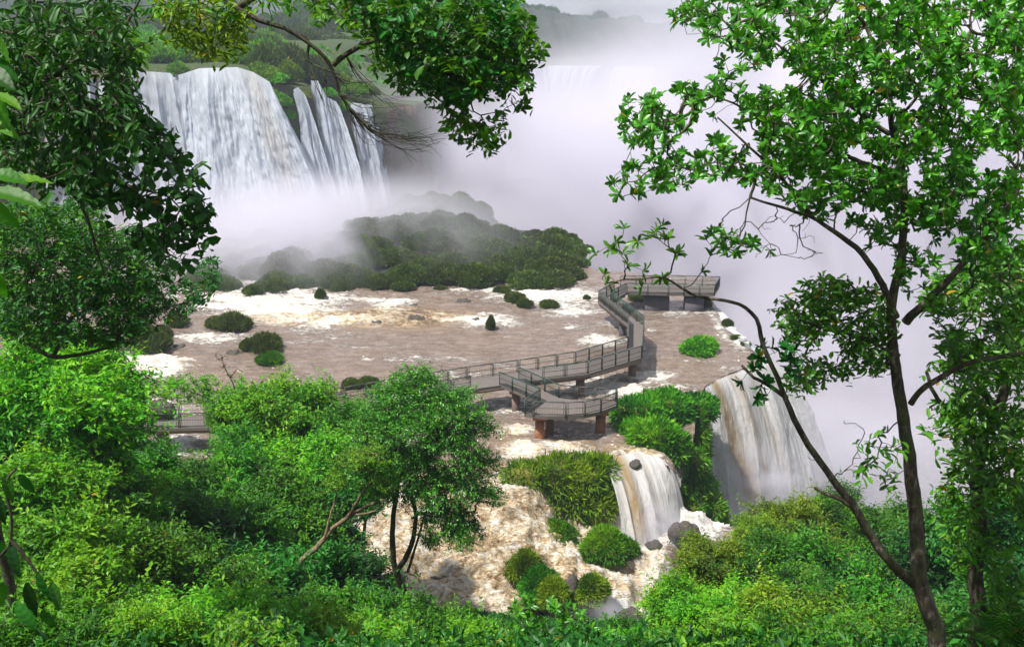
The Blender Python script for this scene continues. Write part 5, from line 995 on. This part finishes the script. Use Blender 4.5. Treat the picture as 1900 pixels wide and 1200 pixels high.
v, f = tube(np.array([(0, 0, -2.), (.02, 0, -1.), (0, 0, 0.02)]), [.06, .05, .04], 8); obj('stem', mesh('stem', v, [f]), M['bark'], mb_)
# remove the prototypes themselves (only their placed copies stay)
for q in PARK:
    for ch in list(q.children): bpy.data.objects.remove(ch, do_unlink=True)
    bpy.data.objects.remove(q, do_unlink=True)

# ------------------------------------------------------------------ haze and spray
def vol_homog(name, x0, x1, y0, y1, z0, z1, dens, col, label):
    mb = MB(); mb.box((x0 + x1) / 2, (y0 + y1) / 2, z0, z1, x1 - x0, y1 - y0)
    m = bpy.data.materials.new(name); m.use_nodes = True; nt = m.node_tree; nt.nodes.remove(nt.nodes['Principled BSDF'])
    v = N(nt, 'ShaderNodeVolumePrincipled'); v.inputs['Color'].default_value = (*col, 1); v.inputs['Density'].default_value = dens
    v.inputs['Anisotropy'].default_value = .2
    nt.links.new(v.outputs[0], nt.nodes['Material Output'].inputs['Volume'])
    o = mb.build(name, m); return tag(o, label, 'haze', kind='stuff')
vol_homog('haze', -900, 900, -560, 1300, -37, 62, .0004, (.72, .82, 1), 'thin pale haze in the air of the whole valley')

def sprays(name, box, cells, label, step, col=(.90, .885, .985)):
    """the big bank of spray over the gorge: one volume whose density is the sum of soft clouds"""
    x0, x1, y0, y1, z0, z1 = box; mb = MB(); mb.box((x0 + x1) / 2, (y0 + y1) / 2, z0, z1, x1 - x0, y1 - y0)
    m = bpy.data.materials.new(name); m.use_nodes = True; nt = m.node_tree; nt.nodes.remove(nt.nodes['Principled BSDF']); m.cycles.volume_step_rate = step
    v = N(nt, 'ShaderNodeVolumePrincipled'); v.inputs['Color'].default_value = (*col, 1); v.inputs['Anisotropy'].default_value = .0
    pos = N(nt, 'ShaderNodeTexCoord').outputs['Object']; tot = None
    nz = noise(nt, .028, 6, .64, pos, dist=1.2)
    for c_, r_, dens, lo, hi in cells:
        s1 = N(nt, 'ShaderNodeVectorMath', operation='SUBTRACT'); nt.links.new(pos, s1.inputs[0]); s1.inputs[1].default_value = c_
        s2 = N(nt, 'ShaderNodeVectorMath', operation='DIVIDE'); nt.links.new(s1.outputs[0], s2.inputs[0]); s2.inputs[1].default_value = r_
        ln = N(nt, 'ShaderNodeVectorMath', operation='LENGTH'); nt.links.new(s2.outputs[0], ln.inputs[0])
        f = math_(nt, 'SUBTRACT', 1.0, ln.outputs['Value'], clamp=True); f = math_(nt, 'MULTIPLY', f, f)
        n_ = N(nt, 'ShaderNodeMapRange'); n_.inputs[1].default_value = lo; n_.inputs[2].default_value = hi; nt.links.new(nz, n_.inputs[0])
        d = math_(nt, 'MULTIPLY', math_(nt, 'MULTIPLY', f, n_.outputs[0]), dens); tot = d if tot is None else math_(nt, 'ADD', tot, d)
    nt.links.new(tot, v.inputs['Density']); nt.links.new(v.outputs[0], nt.nodes['Material Output'].inputs['Volume'])
    return tag(mb.build(name, m), label, 'mist', kind='stuff')
sprays('mist', (-75, 330, 96, 345, -31, 90), [
    (P(560, 440, 141), (44, 13, 12), .7, .3, .6), (P(880, 350, 182), (60, 34, 28), .24, .3, .65), (P(1330, 430, 195), (100, 64, 42), .26, .41, .57), (P(1500, 130, 250), (90, 60, 46), .09, .40, .58), (P(1080, 190, 300), (64, 24, 30), .09, .36, .62), (P(1090, 132, 312), (44, 14, 13), .10, .3, .6), (P(1640, 800, 112), (44, 30, 20), .16, .34, .62), (P(1450, 640, 105), (26, 22, 14), .14, .36, .62),
    (P(1750, 400, 180), (100, 75, 55), .24, .40, .58), (P(560, 470, 118), (34, 17, 12), .62, .38, .62)], 'pale lavender spray rising from the gorge and the feet of the great falls', .16)
def mist(name, c, r, dens, label, col=(.90, .885, .985), ns=2.0, seed=0, lo=.35, hi=.7, rz=0):
    """an ellipsoid of spray: thick in the middle, fading to nothing, broken up by noise"""
    mb = MB(); mb.box(0, 0, -r[2], r[2], 2 * r[0], 2 * r[1])
    m = bpy.data.materials.new(name); m.use_nodes = True; nt = m.node_tree; nt.nodes.remove(nt.nodes['Principled BSDF'])
    v = N(nt, 'ShaderNodeVolumePrincipled'); v.inputs['Color'].default_value = (*col, 1); v.inputs['Anisotropy'].default_value = .0
    sc_ = N(nt, 'ShaderNodeVectorMath', operation='DIVIDE'); sc_.inputs[1].default_value = r; nt.links.new(N(nt, 'ShaderNodeTexCoord').outputs['Object'], sc_.inputs[0]); tcx = sc_.outputs[0]
    ln = N(nt, 'ShaderNodeVectorMath', operation='LENGTH'); nt.links.new(tcx, ln.inputs[0])
    mr = N(nt, 'ShaderNodeMapRange', interpolation_type='SMOOTHSTEP'); mr.inputs[1].default_value = 1.0; mr.inputs[2].default_value = .15
    nt.links.new(ln.outputs['Value'], mr.inputs[0])
    mp = N(nt, 'ShaderNodeMapping'); mp.inputs['Location'].default_value = (seed * 3.1, seed * 1.7, seed)
    nt.links.new(tcx, mp.inputs[0])
    nz = noise(nt, ns, 3, .55, mp.outputs[0], dist=.4)
    m2 = N(nt, 'ShaderNodeMapRange'); m2.inputs[1].default_value = lo; m2.inputs[2].default_value = hi; nt.links.new(nz, m2.inputs[0])
    d = math_(nt, 'MULTIPLY', math_(nt, 'MULTIPLY', mr.outputs[0], m2.outputs[0]), dens)
    nt.links.new(d, v.inputs['Density'])
    nt.links.new(v.outputs[0], nt.nodes['Material Output'].inputs['Volume'])
    o = mb.build(name, m); o.location = c; o.rotation_euler = (0, 0, rz)
    return tag(o, label, 'mist', 'clouds of spray over the falls', kind='stuff')
mist('mist', P(1560, 870, 82), (13, 9, 9), .4, 'bluish spray at the foot of the tall right fall', seed=7)
mist('mist', P(1390, 985, 71), (4.5, 2.5, 3.0), 1.0, 'spray boiling up under the tall right fall', seed=8)
mist('mist', P(1200, 990, 58), (3.4, 1.7, 1.4), .9, 'spray at the foot of the middle waterfall', seed=9)
mist('mist', P(1410, 900, 73.5), (5.5, 2.6, 5.0), .55, 'spray hanging in front of the tall right fall', seed=10, lo=.4, hi=.6)
mist('mist', P(1210, 965, 59.0), (3.0, 1.3, 1.7), .8, 'fine spray over the lower half of the middle waterfall', seed=11, lo=.4, hi=.6)
mist('mist', P(1130, 1140, 49.5), (2.6, 1.5, 1.2), .5, 'spray over the small bottom cascade', seed=12, lo=.35, hi=.6)
